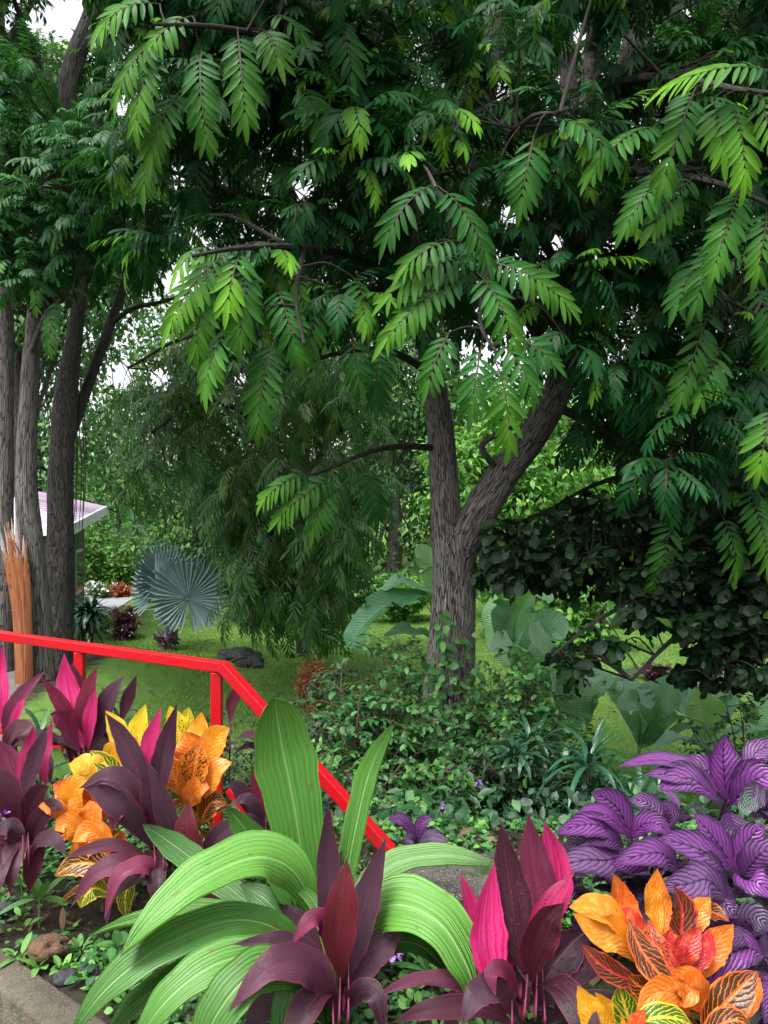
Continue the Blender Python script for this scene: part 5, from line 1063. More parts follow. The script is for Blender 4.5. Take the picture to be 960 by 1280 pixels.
# ------------------------------------------------------------------ the pleated plant in the middle of the bed
def px_leaf(o, pts, wpx, hint, mat, tint, name='leaf', hint2=None, label=None, nu=26, nv=10, **kw):
    Q = [P(*p) for p in pts]; W = wpx / F * np.mean([p[2] for p in pts]) * (.88 if mat == 'ti' else 1.); g = Geo()
    curve_leaf(g, Q, W, hint, tint=tint, nu=nu, nv=nv, hint2=hint2, **kw); return g.build(name, M[mat], o, label=label)
pc = np.array([*gp(408, 1285), .2]); pl = thing('pleated_leaf_plant', pc, 'plant with long pleated light green leaves arching in the bed', 'plant')
PL = [  # points (px, py, m), width px, face, face at tip, tint
    ([(405, 1260, 2.05), (388, 1140, 2.08), (368, 1010, 2.1), (352, 930, 2.1), (343, 872, 2.06)], 78, (.1, -1, .1), (0, -1, .4), (.62, .15, .3)),
    ([(412, 1260, 2.1), (428, 1130, 2.15), (446, 1030, 2.2), (464, 960, 2.22), (492, 905, 2.2)], 50, (-.75, -.75, .1), (-.5, -.9, .2), (.75, .35, .3)),
    ([(412, 1270, 2.0), (385, 1120, 1.98), (335, 1072, 1.95), (262, 1094, 1.86), (196, 1146, 1.78), (150, 1196, 1.74)], 84, (-.35, -.55, .8), (-.55, -.75, .45), (.8, .5, .9)),
    ([(405, 1260, 2.15), (330, 1150, 2.2), (255, 1085, 2.3), (215, 1055, 2.34), (178, 1030, 2.36)], 46, (.1, -.9, .5), None, (.5, 0, .3)),
    ([(408, 1260, 2.1), (382, 1160, 2.15), (340, 1080, 2.2), (305, 1035, 2.2), (283, 1008, 2.2)], 44, (.35, -.9, .2), None, (.5, .1, .3)),
    ([(405, 1265, 2.0), (340, 1160, 2.0), (250, 1135, 2.0), (170, 1150, 1.96), (112, 1170, 1.9)], 36, (-.1, -.3, 1), None, (.95, .4, .3)),
    ([(408, 1275, 1.95), (370, 1180, 1.92), (300, 1150, 1.88), (210, 1180, 1.8), (140, 1230, 1.75), (86, 1296, 1.7)], 66, (-.35, -.6, .75), None, (.55, .1, .3)),
    ([(405, 1280, 1.95), (330, 1210, 1.9), (240, 1215, 1.84), (170, 1255, 1.8), (120, 1320, 1.76)], 46, (-.3, -.8, .4), None, (.2, 0, .3)),
    ([(408, 1282, 1.88), (360, 1200, 1.82), (285, 1200, 1.76), (215, 1245, 1.7), (160, 1320, 1.66)], 74, (-.3, -.65, .7), None, (.7, .35, .3)),
    ([(408, 1284, 1.85), (375, 1220, 1.78), (320, 1215, 1.72), (270, 1270, 1.66), (240, 1350, 1.62)], 74, (-.3, -.7, .6), None, (.65, .25, .3)),
    ([(410, 1286, 1.9), (390, 1235, 1.84), (375, 1240, 1.78), (362, 1300, 1.74), (355, 1360, 1.72)], 74, (-.1, -.8, .5), None, (.1, 0, .3)),
    ([(415, 1265, 2.05), (440, 1140, 2.1), (485, 1085, 2.15), (550, 1070, 2.15), (626, 1082, 2.12)], 48, (.25, -.45, .85), (.1, -.6, .75), (.75, .35, .3)),
    ([(418, 1268, 1.98), (440, 1170, 1.95), (487, 1132, 1.9), (545, 1150, 1.84), (582, 1205, 1.8), (598, 1262, 1.78)], 84, (.45, -.6, .7), (.3, -.9, .35), (.8, .5, .3)),
    ([(425, 1300, 1.86), (415, 1200, 1.9), (395, 1130, 1.95), (365, 1103, 2.0)], 24, (-.6, -.7, .3), None, (.9, .6, .3)),
    ([(410, 1275, 2.1), (375, 1190, 2.15), (338, 1130, 2.2), (300, 1105, 2.25)], 42, (.2, -.8, .4), None, (.2, 0, .3)),
    ([(412, 1275, 2.0), (396, 1190, 2.0), (384, 1130, 2.0), (372, 1085, 2.0)], 40, (.5, -.9, .2), None, (.35, .1, .3)),
    ([(414, 1275, 2.05), (405, 1200, 2.1), (412, 1120, 2.15), (430, 1060, 2.2)], 36, (.6, -.8, .2), None, (.4, .1, .3)),
    ([(414, 1280, 1.92), (470, 1190, 1.95), (520, 1180, 1.95), (560, 1215, 1.94)], 36, (.3, -.6, .7), None, (.1, 0, .3)),
    ([(402, 1280, 1.98), (350, 1165, 2.02), (300, 1130, 2.04), (240, 1130, 2.04), (205, 1150, 2.0)], 58, (-.2, -.5, .9), None, (.15, 0, .3)),
    ([(412, 1280, 2.1), (450, 1180, 2.2), (500, 1120, 2.3), (530, 1110, 2.35)], 34, (.3, -.8, .4), None, (.2, 0, .3)),
    ([(404, 1285, 1.95), (300, 1250, 1.9), (230, 1290, 1.85), (190, 1350, 1.8)], 50, (-.2, -.7, .6), None, (.2, 0, .3)),
]
for k, (pts, w, h, h2, t) in enumerate(PL):
    if k in (18, 20): continue
    w = w * (1.0 if k == 0 else .90 if k in (2, 12) else .78)
    px_leaf(pl, pts, w, h, 'pleated', t, hint2=h2, ab=(1.15, .60) if k == 0 else (1.15, .85), fold=.18, nv=36, nu=34, pleat=18, pamp=.0032, wave=.03, eps=.10)

# ------------------------------------------------------------------ cordylines
TI = dict(ab=(1.1, 1.2), fold=.36, nv=10, nu=26, wave=.07, eps=.13)
def ti_plant(base_px, d, label, lv, stems=(), base=None, fill=4, fillL=.24, scale=1.):
    """lv: leaf points, width px, face, (pink, red, weathered), label"""
    b0 = np.array([*gp(*base_px), .2]) if base is None else np.array(base)
    b0[2] = float(gz(b0[0], b0[1])); o = thing('cordyline', b0, label, 'cordyline', 'cordylines in the bed')
    g = Geo(); tops = []
    for pts in stems:
        Q = [P(*p) for p in pts]; tube(g, [b0 - [0, 0, .03]] + Q, np.linspace(.0065, .0012, len(Q) + 1), 8); tops.append(Q[-1])
    if not stems: tops = [b0 + [0, 0, .1]]
    for k, (pts, w, h, t, lb) in enumerate(lv):
        Q = np.array([P(*p) for p in pts]); tube(g, [b0 + (Q[0] - b0) * .25 + rng.normal(size=3) * .006, (Q[0] * .6 + b0 * .4), Q[0]], [.0045, .004, .004], 6)
        px_leaf(o, pts, w, h, 'ti', t, label=lb, **TI)
    for k in range(fill):
        a = random.uniform(0, 6.28); q = random.choice(tops) - np.array([0, 0, random.uniform(.05, .16)]); q[2] = max(q[2], b0[2] + .03); dv = np.array([math.cos(a), math.sin(a), 0])
        L = fillL * random.uniform(.8, 1.15); gg = Geo(); curve_leaf(gg, [q, q + dv * L * .45 + [0, 0, L * .25], q + dv * L * .85 + [0, 0, L * .05], q + dv * L * .98 - [0, 0, L * .3]], .075 * scale, unit(np.array([0, -.3, 1.])), tint=(0, .1, random.random()), **TI); gg.build('leaf', M['ti'], o)
    g.build('stem', M['ti_stem'], o); return o
fcam = (0, -1, .15)
ti_plant((428, 1300), 1.85, 'dull purple cordyline in front of the pleated plant', [
    ([(426, 1225, 1.88), (416, 1150, 1.9), (409, 1075, 1.92), (410, 998, 1.92)], 42, (.2, -1, .1), (0, 0, .85), None),
    ([(428, 1225, 1.82), (422, 1170, 1.8), (428, 1120, 1.8), (434, 1072, 1.82)], 54, (.25, -1, .15), (.0, .85, .2), 'red brown young leaf'),
    ([(432, 1230, 1.85), (444, 1175, 1.86), (463, 1110, 1.88), (483, 1046, 1.88)], 48, (-.3, -1, .1), (0, 0, 1.), None),
    ([(424, 1225, 1.84), (408, 1160, 1.8), (388, 1150, 1.77), (362, 1184, 1.74)], 30, (-.1, -.7, .7), (.25, 0, .7), None),
    ([(424, 1250, 1.86), (392, 1200, 1.84), (345, 1180, 1.8), (290, 1180, 1.76)], 40, (0, -.5, .9), (0, 0, .9), None),
    ([(424, 1265, 1.82), (392, 1212, 1.76), (340, 1208, 1.7), (284, 1266, 1.64)], 54, (-.1, -.75, .6), (.06, 0, .95), None),
    ([(432, 1240, 1.85), (455, 1205, 1.86), (482, 1175, 1.88), (511, 1148, 1.9)], 44, (.1, -.9, .45), (0, 0, .95), None),
    ([(426, 1240, 1.88), (400, 1190, 1.92), (372, 1150, 1.95), (345, 1128, 1.97)], 34, (.1, -.8, .5), (0, 0, .6), None),
    ([(430, 1265, 1.8), (450, 1240, 1.76), (470, 1250, 1.72), (480, 1300, 1.7)], 36, (.2, -.8, .5), (0, 0, .5), None)],
    [[(424, 1260, 1.85), (426, 1200, 1.85)], [(434, 1260, 1.86), (436, 1200, 1.86)], [(420, 1270, 1.84), (415, 1220, 1.85)]], fill=3)
ti_plant((665, 1300), 1.8, 'large cordyline with a magenta leaf and dark leaves at bottom centre', [
    ([(655, 1215, 1.82), (645, 1160, 1.84), (636, 1095, 1.86), (626, 1024, 1.86)], 60, (.15, -1, .1), (0, .12, .55), None),
    ([(668, 1190, 1.9), (676, 1130, 1.94), (668, 1070, 1.96), (661, 1016, 1.96)], 56, (-.1, -1, .1), (.15, .1, .75), None),
    ([(674, 1180, 1.95), (694, 1120, 1.98), (692, 1070, 2.0), (680, 1026, 2.0)], 50, (-.35, -1, .1), (.8, .3, .5), 'pink red leaf'),
    ([(632, 1255, 1.78), (612, 1200, 1.8), (608, 1140, 1.82), (618, 1076, 1.84)], 58, (.15, -1, .2), (1., 0, .6), 'bright magenta leaf'),
    ([(640, 1230, 1.82), (630, 1180, 1.86), (628, 1135, 1.88), (636, 1100, 1.9)], 34, (.6, -.8, .2), (.8, 0, .2), None),
    ([(622, 1240, 1.86), (600, 1180, 1.9), (588, 1135, 1.93), (576, 1090, 1.94)], 36, (.4, -1, .2), (.85, 0, .5), 'small pink leaf'),
    ([(664, 1205, 1.78), (672, 1165, 1.76), (690, 1125, 1.76), (719, 1088, 1.78)], 34, (-.4, -.9, .25), (.6, .8, .2), 'red edged leaf'),
    ([(664, 1225, 1.76), (668, 1185, 1.74), (682, 1150, 1.73), (706, 1128, 1.73)], 60, (.1, -1, .15), (0, .3, .2), None),
    ([(672, 1255, 1.82), (690, 1210, 1.84), (714, 1180, 1.87), (736, 1164, 1.88)], 56, (-.1, -.95, .35), (0, 0, .25), None),
    ([(675, 1265, 1.8), (700, 1228, 1.82), (745, 1208, 1.84), (792, 1212, 1.84)], 40, (0, -.5, .9), (0, 0, .3), None),
    ([(655, 1240, 1.85), (645, 1200, 1.9), (635, 1170, 1.94), (630, 1150, 1.96)], 54, (.1, -.9, .4), (0, 0, .4), None),
    ([(650, 1250, 1.76), (632, 1214, 1.72), (614, 1218, 1.69), (620, 1246, 1.67)], 26, (0, -.7, .7), (.2, 0, .7), None),
    ([(650, 1275, 1.76), (622, 1238, 1.7), (595, 1245, 1.66), (576, 1285, 1.62)], 44, (0, -.7, .7), (0, 0, .9), None),
    ([(650, 1275, 1.82), (600, 1240, 1.8), (530, 1226, 1.78), (462, 1248, 1.74)], 34, (0, -.45, .9), (.1, 0, 1.), None),
    ([(650, 1285, 1.8), (600, 1262, 1.76), (540, 1262, 1.72), (490, 1278, 1.7)], 34, (0, -.5, .9), (0, .2, .6), None),
    ([(680, 1280, 1.78), (720, 1258, 1.76), (770, 1262, 1.72), (800, 1290, 1.7)], 40, (0, -.6, .8), (0, 0, .4), None)],
    [[(655, 1255, 1.8), (662, 1190, 1.8)], [(668, 1255, 1.82), (672, 1200, 1.82)], [(680, 1260, 1.83), (678, 1210, 1.84)], [(645, 1260, 1.8), (640, 1220, 1.8)]], fill=5)
ti_plant((195, 1120), 2.55, 'purple cordyline with a pink leaf growing through the left croton', [
    ([(190, 1040, 2.55), (176, 975, 2.58), (155, 925, 2.6), (131, 890, 2.6)], 34, (.2, -1, .2), (0, 0, .6), None),
    ([(190, 1030, 2.56), (187, 970, 2.6), (190, 925, 2.62), (202, 882, 2.62)], 34, (.2, -1, .1), (.9, .1, .4), 'pink leaf'),
    ([(194, 1030, 2.55), (200, 975, 2.56), (210, 925, 2.58), (222, 878, 2.58)], 34, (-.25, -1, .1), (0, 0, .45), None),
    ([(195, 1060, 2.5), (200, 1020, 2.46), (192, 980, 2.44), (184, 952, 2.44)], 44, (-.2, -1, .15), (0, 0, .7), None),
    ([(212, 1085, 2.46), (214, 1050, 2.43), (203, 1000, 2.42), (185, 955, 2.42)], 34, (.3, -.9, .2), (0, 0, .7), None),
    ([(188, 1050, 2.5), (165, 990, 2.45), (135, 972, 2.42), (98, 986, 2.4)], 36, (0, -.5, .9), (0, 0, .9), None),
    ([(190, 1060, 2.48), (160, 1015, 2.42), (130, 990, 2.4), (105, 985, 2.38)], 42, (.1, -.9, .5), (0, 0, .9), None),
    ([(236, 1105, 2.42), (236, 1070, 2.4), (235, 1035, 2.4), (236, 1000, 2.42)], 48, (0, -1, .15), (0, .75, .1), 'red brown leaf'),
    ([(245, 1100, 2.45), (262, 1065, 2.45), (285, 1035, 2.46), (310, 1020, 2.46)], 34, (0, -.9, .4), (0, 0, .8), None),
    ([(190, 1100, 2.42), (160, 1080, 2.36), (120, 1092, 2.32), (88, 1134, 2.3)], 30, (0, -.7, .7), (.1, .1, 1.), None),
    ([(200, 1110, 2.4), (185, 1085, 2.34), (150, 1095, 2.3), (130, 1150, 2.26)], 32, (0, -.7, .7), (.2, .1, 1.), None),
    ([(190, 1075, 2.45), (150, 1058, 2.4), (112, 1062, 2.36), (82, 1072, 2.34)], 22, (0, -.6, .8), (0, .3, 1.), None),
    ([(190, 1060, 2.5), (165, 1020, 2.45), (148, 1015, 2.42), (140, 1040, 2.4)], 36, (0, -.8, .6), (.1, 0, .8), None)],
    [[(196, 1100, 2.52), (190, 1030, 2.54)], [(205, 1100, 2.5), (200, 1040, 2.52)], [(228, 1110, 2.46), (236, 1080, 2.44)]], fill=4)
ti_plant((32, 1125), 2.6, 'dark cordyline with pink stems at the left edge of the bed', [
    ([(27, 1030, 2.6), (20, 985, 2.62), (10, 950, 2.64), (-6, 922, 2.64)], 40, (.3, -1, .1), (.15, .1, .5), None),
    ([(27, 1010, 2.6), (30, 965, 2.62), (36, 935, 2.64), (43, 905, 2.64)], 24, (.1, -1, .1), (.65, .2, .4), None),
    ([(30, 1010, 2.58), (38, 970, 2.6), (50, 935, 2.6), (60, 908, 2.6)], 28, (-.2, -1, .1), (0, 0, .8), None),
    ([(58, 985, 2.66), (56, 950, 2.68), (62, 925, 2.7), (66, 898, 2.7)], 26, (-.2, -1, .1), (.6, .2, .3), None),
    ([(28, 1040, 2.55), (12, 1000, 2.5), (-2, 975, 2.48), (-20, 960, 2.46)], 44, (.2, -.9, .3), (.05, 0, .7), None),
    ([(32, 1050, 2.54), (40, 1010, 2.5), (50, 990, 2.48), (62, 983, 2.48)], 34, (0, -.95, .3), (0, .1, .3), None),
    ([(34, 1060, 2.52), (48, 1030, 2.48), (66, 1010, 2.45), (80, 1012, 2.43)], 34, (.1, -.9, .4), (0, 0, .4), None),
    ([(30, 1075, 2.52), (20, 1045, 2.48), (10, 1035, 2.46), (-14, 1045, 2.44)], 32, (0, -.8, .6), (0, 0, .8), None),
    ([(34, 1085, 2.5), (48, 1055, 2.45), (68, 1050, 2.42), (84, 1070, 2.4)], 26, (0, -.7, .7), (0, 0, .8), None),
    ([(36, 1115, 2.5), (42, 1085, 2.48), (50, 1062, 2.46), (56, 1050, 2.46)], 30, (0, -1, .2), (.1, .2, .3), None)],
    [[(30, 1100, 2.58), (28, 1000, 2.6)], [(36, 1090, 2.58), (34, 1010, 2.6)], [(40, 1090, 2.62), (58, 980, 2.66)]], fill=4)
ti_plant((105, 985), 3.3, 'cordyline with one tall hot pink leaf below the first rail post', [
    ([(104, 935, 3.3), (94, 895, 3.3), (84, 855, 3.32), (80, 816, 3.32)], 36, (.2, -1, .1), (1, 0, .6), 'hot pink leaf'),
    ([(105, 930, 3.32), (104, 890, 3.36), (98, 855, 3.38), (90, 828, 3.38)], 32, (0, -1, .1), (.1, .4, .5), None),
    ([(107, 925, 3.28), (108, 895, 3.27), (114, 860, 3.27), (122, 833, 3.27)], 34, (-.2, -1, .1), (.1, .6, .4), None),
    ([(110, 940, 3.25), (112, 910, 3.22), (116, 880, 3.22), (120, 860, 3.22)], 22, (-.2, -1, .1), (.85, 0, .3), None),
    ([(110, 945, 3.3), (122, 910, 3.28), (140, 870, 3.26), (158, 842, 3.25)], 36, (-.1, -1, .2), (0, 0, .95), None),
    ([(100, 935, 3.25), (85, 895, 3.2), (70, 870, 3.18), (52, 848, 3.16)], 22, (.2, -.9, .3), (.2, .5, .5), None),
    ([(100, 940, 3.2), (84, 905, 3.15), (74, 895, 3.12), (62, 892, 3.1)], 30, (.2, -.9, .3), (.3, 0, .9), None)],
    [[(105, 960, 3.3), (105, 920, 3.3)]], fill=5, fillL=.26)
ti_plant((8, 985), 3.25, 'pink leaved cordyline cut off by the left edge below the rail', [
    ([(0, 910, 3.2), (2, 870, 3.2), (0, 838, 3.22), (5, 806, 3.22)], 26, (.1, -1, .1), (1, 0, .6), 'pink leaf'),
    ([(4, 925, 3.2), (14, 895, 3.16), (30, 868, 3.14), (57, 838, 3.12)], 30, (-.2, -1, .3), (.15, .1, .8), None),
    ([(8, 930, 3.15), (18, 905, 3.12), (26, 885, 3.1), (32, 872, 3.1)], 20, (-.3, -1, .2), (.9, 0, .4), None),
    ([(4, 945, 3.1), (14, 920, 3.05), (30, 915, 3.0), (46, 940, 2.98)], 38, (0, -.7, .7), (0, .2, .2), None)],
    [[(6, 960, 3.2), (4, 915, 3.2)]], fill=5, fillL=.26)
ti_plant((330, 1110), 2.75, 'narrow dark cordyline behind the tallest pleated leaf, beside the stair rail', [
    ([(332, 1030, 2.75), (326, 995, 2.76), (324, 965, 2.77), (330, 932, 2.77)], 26, (.2, -1, .1), (.12, .5, .3), None),
    ([(330, 1040, 2.73), (312, 1005, 2.7), (296, 985, 2.68), (282, 980, 2.66)], 26, (.1, -.8, .5), (0, 0, .7), None),
    ([(332, 1050, 2.72), (320, 1015, 2.68), (306, 1000, 2.66), (290, 1006, 2.64)], 24, (.1, -.8, .6), (0, 0, .8), None),
    ([(335, 1030, 2.74), (342, 1000, 2.74), (345, 975, 2.74), (343, 955, 2.74)], 24, (-.2, -1, .1), (0, .2, .3), None),
    ([(336, 1060, 2.7), (318, 1035, 2.65), (300, 1030, 2.62), (275, 1045, 2.6)], 30, (0, -.8, .6), (0, 0, .8), None)],
    [[(332, 1080, 2.75), (332, 1020, 2.75)], [(338, 1080, 2.75), (338, 1030, 2.75)]], fill=5, fillL=.2, scale=.8)
ti_plant((285, 1005), 3.7, 'low dark cordyline on the slope behind the corner post', [
    ([(288, 905, 3.7), (290, 880, 3.72), (300, 862, 3.72), (318, 850, 3.72)], 20, (.1, -1, .2), (0, .4, .3), None)], [[(287, 950, 3.7), (288, 905, 3.7)]], fill=7, fillL=.22, scale=.8)
ti_plant((165, 960), 3.75, 'dark cordyline behind the yellow top leaves of the croton', [
    ([(150, 905, 3.7), (158, 880, 3.7), (165, 862, 3.7), (172, 842, 3.7)], 20, (.1, -1, .2), (0, .1, .6), None)], [[(158, 940, 3.7), (152, 900, 3.7)]], fill=8, fillL=.26, scale=.8)

# ------------------------------------------------------------------ crotons
CR = dict(ab=(1.0, 1.0), fold=.22, nv=10, nu=20, wave=.09, eps=.10)
def croton(base_px, d, label, lv, heads=(), base=None):
    """lv: points, width px, face, (hue, mottling, random); heads: px, py, d, n leaves, length, (hue range), (mottle range)"""
    b0 = np.array([*gp(*base_px), .2]) if base is None else np.array(base); b0[2] = float(gz(b0[0], b0[1])); o = thing('croton', b0, label, 'croton', 'crotons in the bed'); g = Geo(); st = Geo()
    for pts, w, h, t in lv:
        W = w / F * np.mean([p[2] for p in pts]); curve_leaf(g, [P(*p) for p in pts], W * .92, h, tint=(min(1, t[0] + (.13 if d < 2.2 and t[0] > .2 else (.10 if t[0] > .08 else 0.))), t[1], t[2]), **CR)
    for (px, py, dd, n, L, hr, mr) in heads:
        c = P(px, py, dd); tube(st, [b0 - [0, 0, .03], (b0 + c) / 2 + rng.normal(size=3) * .03, c], [.014, .011, .007], 8)
        a = np.arange(n) * 2.39996 + random.random() * 6; f = np.linspace(0, 1, n); el = -.15 + 1.35 * f ** .8
        dv = np.stack([np.cos(a) * np.cos(el), np.sin(a) * np.cos(el), np.sin(el)], 1) + rng.normal(size=(n, 3)) * .12
        nr = np.stack([-np.cos(a) * np.sin(el), -np.sin(a) * np.sin(el), np.cos(el)], 1)
        bs = c - np.array([0, 0, 1.]) * ((1 - f) * L * .9)[:, None]
        LL = L * (.8 + .35 * rng.random(n)) * (1 - .3 * f)
        t = np.stack([np.clip(hr[0] + (hr[1] - hr[0]) * (1 - f) + rng.normal(size=n) * .12, 0, 1), np.clip(mr[0] + (mr[1] - mr[0]) * (1 - f) + rng.normal(size=n) * .15, 0, 1), rng.random(n)], 1)
        leaves(g, bs, dv, nr, LL, LL * .42, .15 + .5 * rng.random(n) - .2 * f, .30, (1.0, 1.0), 16, 8, t, wave=.09, eps=.1)
    if heads: st.build('stem', M['woody'], o)
    g.build('foliage', M['croton'], o); return o
croton((820, 1300), 1.8, 'orange and red croton under the purple leaves at bottom right', [
    ([(800, 1190, 1.78), (786, 1155, 1.8), (774, 1125, 1.81), (766, 1092, 1.8)], 46, (.1, -1, .3), (.52, .25, .1)),
    ([(796, 1195, 1.76), (770, 1150, 1.73), (742, 1135, 1.71), (711, 1134, 1.7)], 44, (0, -.6, .8), (.28, .12, .2)),
    ([(800, 1205, 1.74), (775, 1172, 1.71), (748, 1162, 1.69), (716, 1142, 1.68)], 46, (.1, -.9, .4), (.3, .05, .3)),
    ([(806, 1195, 1.76), (796, 1170, 1.75), (782, 1150, 1.75), (768, 1142, 1.75)], 40, (0, -.9, .4), (.78, .1, .4)),
    ([(832, 1175, 1.82), (826, 1140, 1.85), (820, 1115, 1.86), (822, 1086, 1.86)], 36, (.1, -1, .2), (.38, .05, .5)),
    ([(826, 1170, 1.82), (818, 1140, 1.84), (812, 1120, 1.84), (808, 1104, 1.84)], 34, (.3, -.9, .3), (.25, .15, .6)),
    ([(850, 1190, 1.8), (852, 1160, 1.82), (852, 1135, 1.83), (842, 1108, 1.83)], 46, (.1, -1, .3), (.92, .85, .7)),
    ([(858, 1185, 1.84), (866, 1155, 1.86), (876, 1135, 1.87), (888, 1122, 1.87)], 34, (-.3, -.9, .4), (.35, .2, .8)),
    ([(878, 1225, 1.76), (884, 1198, 1.77), (898, 1175, 1.78), (917, 1155, 1.78)], 42, (-.2, -.95, .3), (.42, .12, .9)),
    ([(862, 1150, 1.9), (880, 1140, 1.92), (895, 1142, 1.92), (912, 1152, 1.9)], 30, (0, -.6, .8), (.6, .9, .15)),
    ([(786, 1150, 1.72), (800, 1185, 1.69), (822, 1215, 1.67), (848, 1243, 1.66)], 44, (.1, -.9, .45), (.55, .72, .25)),
    ([(812, 1150, 1.76), (815, 1175, 1.73), (830, 1200, 1.71), (850, 1220, 1.7)], 36, (.1, -.9, .45), (.72, .55, .35)),
    ([(802, 1228, 1.72), (775, 1220, 1.69), (750, 1205, 1.67), (726, 1180, 1.67)], 34, (0, -.7, .7), (.85, .75, .45)),
    ([(856, 1225, 1.76), (848, 1200, 1.76), (836, 1180, 1.77), (818, 1165, 1.78)], 36, (.1, -.95, .3), (.42, .08, .55)),
    ([(860, 1215, 1.74), (858, 1195, 1.74), (864, 1175, 1.75), (878, 1158, 1.76)], 32, (-.2, -.95, .3), (.8, .2, .65)),
    ([(850, 1222, 1.73), (846, 1200, 1.73), (850, 1180, 1.73), (858, 1166, 1.74)], 24, (.2, -1, .3), (.95, .1, .75)),
    ([(838, 1220, 1.72), (830, 1195, 1.73), (834, 1175, 1.74), (840, 1160, 1.75)], 26, (.2, -1, .3), (.86, .2, .85)),
    ([(862, 1222, 1.74), (876, 1200, 1.75), (884, 1180, 1.76), (886, 1160, 1.77)], 26, (-.3, -1, .3), (.9, .15, .95)),
    ([(876, 1215, 1.74), (862, 1226, 1.7), (850, 1238, 1.68), (836, 1222, 1.66)], 42, (0, -.9, .45), (.42, .2, .12)),
    ([(884, 1268, 1.72), (868, 1240, 1.69), (852, 1228, 1.68), (832, 1232, 1.67)], 50, (-.1, -.95, .4), (.45, .18, .22)),
    ([(862, 1270, 1.7), (845, 1244, 1.66), (818, 1242, 1.64), (795, 1268, 1.62)], 40, (0, -.8, .6), (.4, .05, .32)),
    ([(840, 1255, 1.72), (815, 1238, 1.69), (798, 1232, 1.67), (784, 1218, 1.66)], 36, (0, -.8, .6), (.5, .75, .42)),
    ([(880, 1300, 1.7), (898, 1265, 1.7), (922, 1238, 1.71), (948, 1214, 1.72)], 54, (-.2, -.95, .4), (.48, .97, .52)),
    ([(905, 1290, 1.74), (925, 1262, 1.76), (940, 1240, 1.77), (950, 1222, 1.78)], 32, (-.5, -.9, .3), (.42, .3, .62)),
    ([(875, 1310, 1.66), (895, 1285, 1.65), (918, 1275, 1.65), (940, 1285, 1.65)], 36, (0, -.8, .6), (.45, .97, .72)),
    ([(775, 1330, 1.66), (752, 1290, 1.65), (736, 1262, 1.65), (722, 1232, 1.65)], 42, (.2, -1, .3), (.14, .05, .82)),
    ([(778, 1325, 1.68), (768, 1290, 1.68), (760, 1265, 1.68), (744, 1240, 1.68)], 36, (.1, -1, .3), (.18, .05, .92)),
    ([(800, 1320, 1.68), (790, 1285, 1.68), (780, 1255, 1.68), (774, 1230, 1.68)], 42, (-.1, -1, .3), (.0, .92, .17)),
    ([(785, 1300, 1.62), (810, 1275, 1.61), (840, 1272, 1.61), (866, 1282, 1.61)], 36, (0, -.7, .7), (.0, .9, .27)),
    ([(795, 1320, 1.62), (792, 1295, 1.61), (798, 1275, 1.61), (806, 1262, 1.61)], 26, (0, -1, .3), (.6, .2, .37))],
    [(835, 1205, 1.86, 14, .15, (.4, .9), (.1, .9)), (880, 1262, 1.84, 12, .14, (.4, .7), (.3, 1.))])
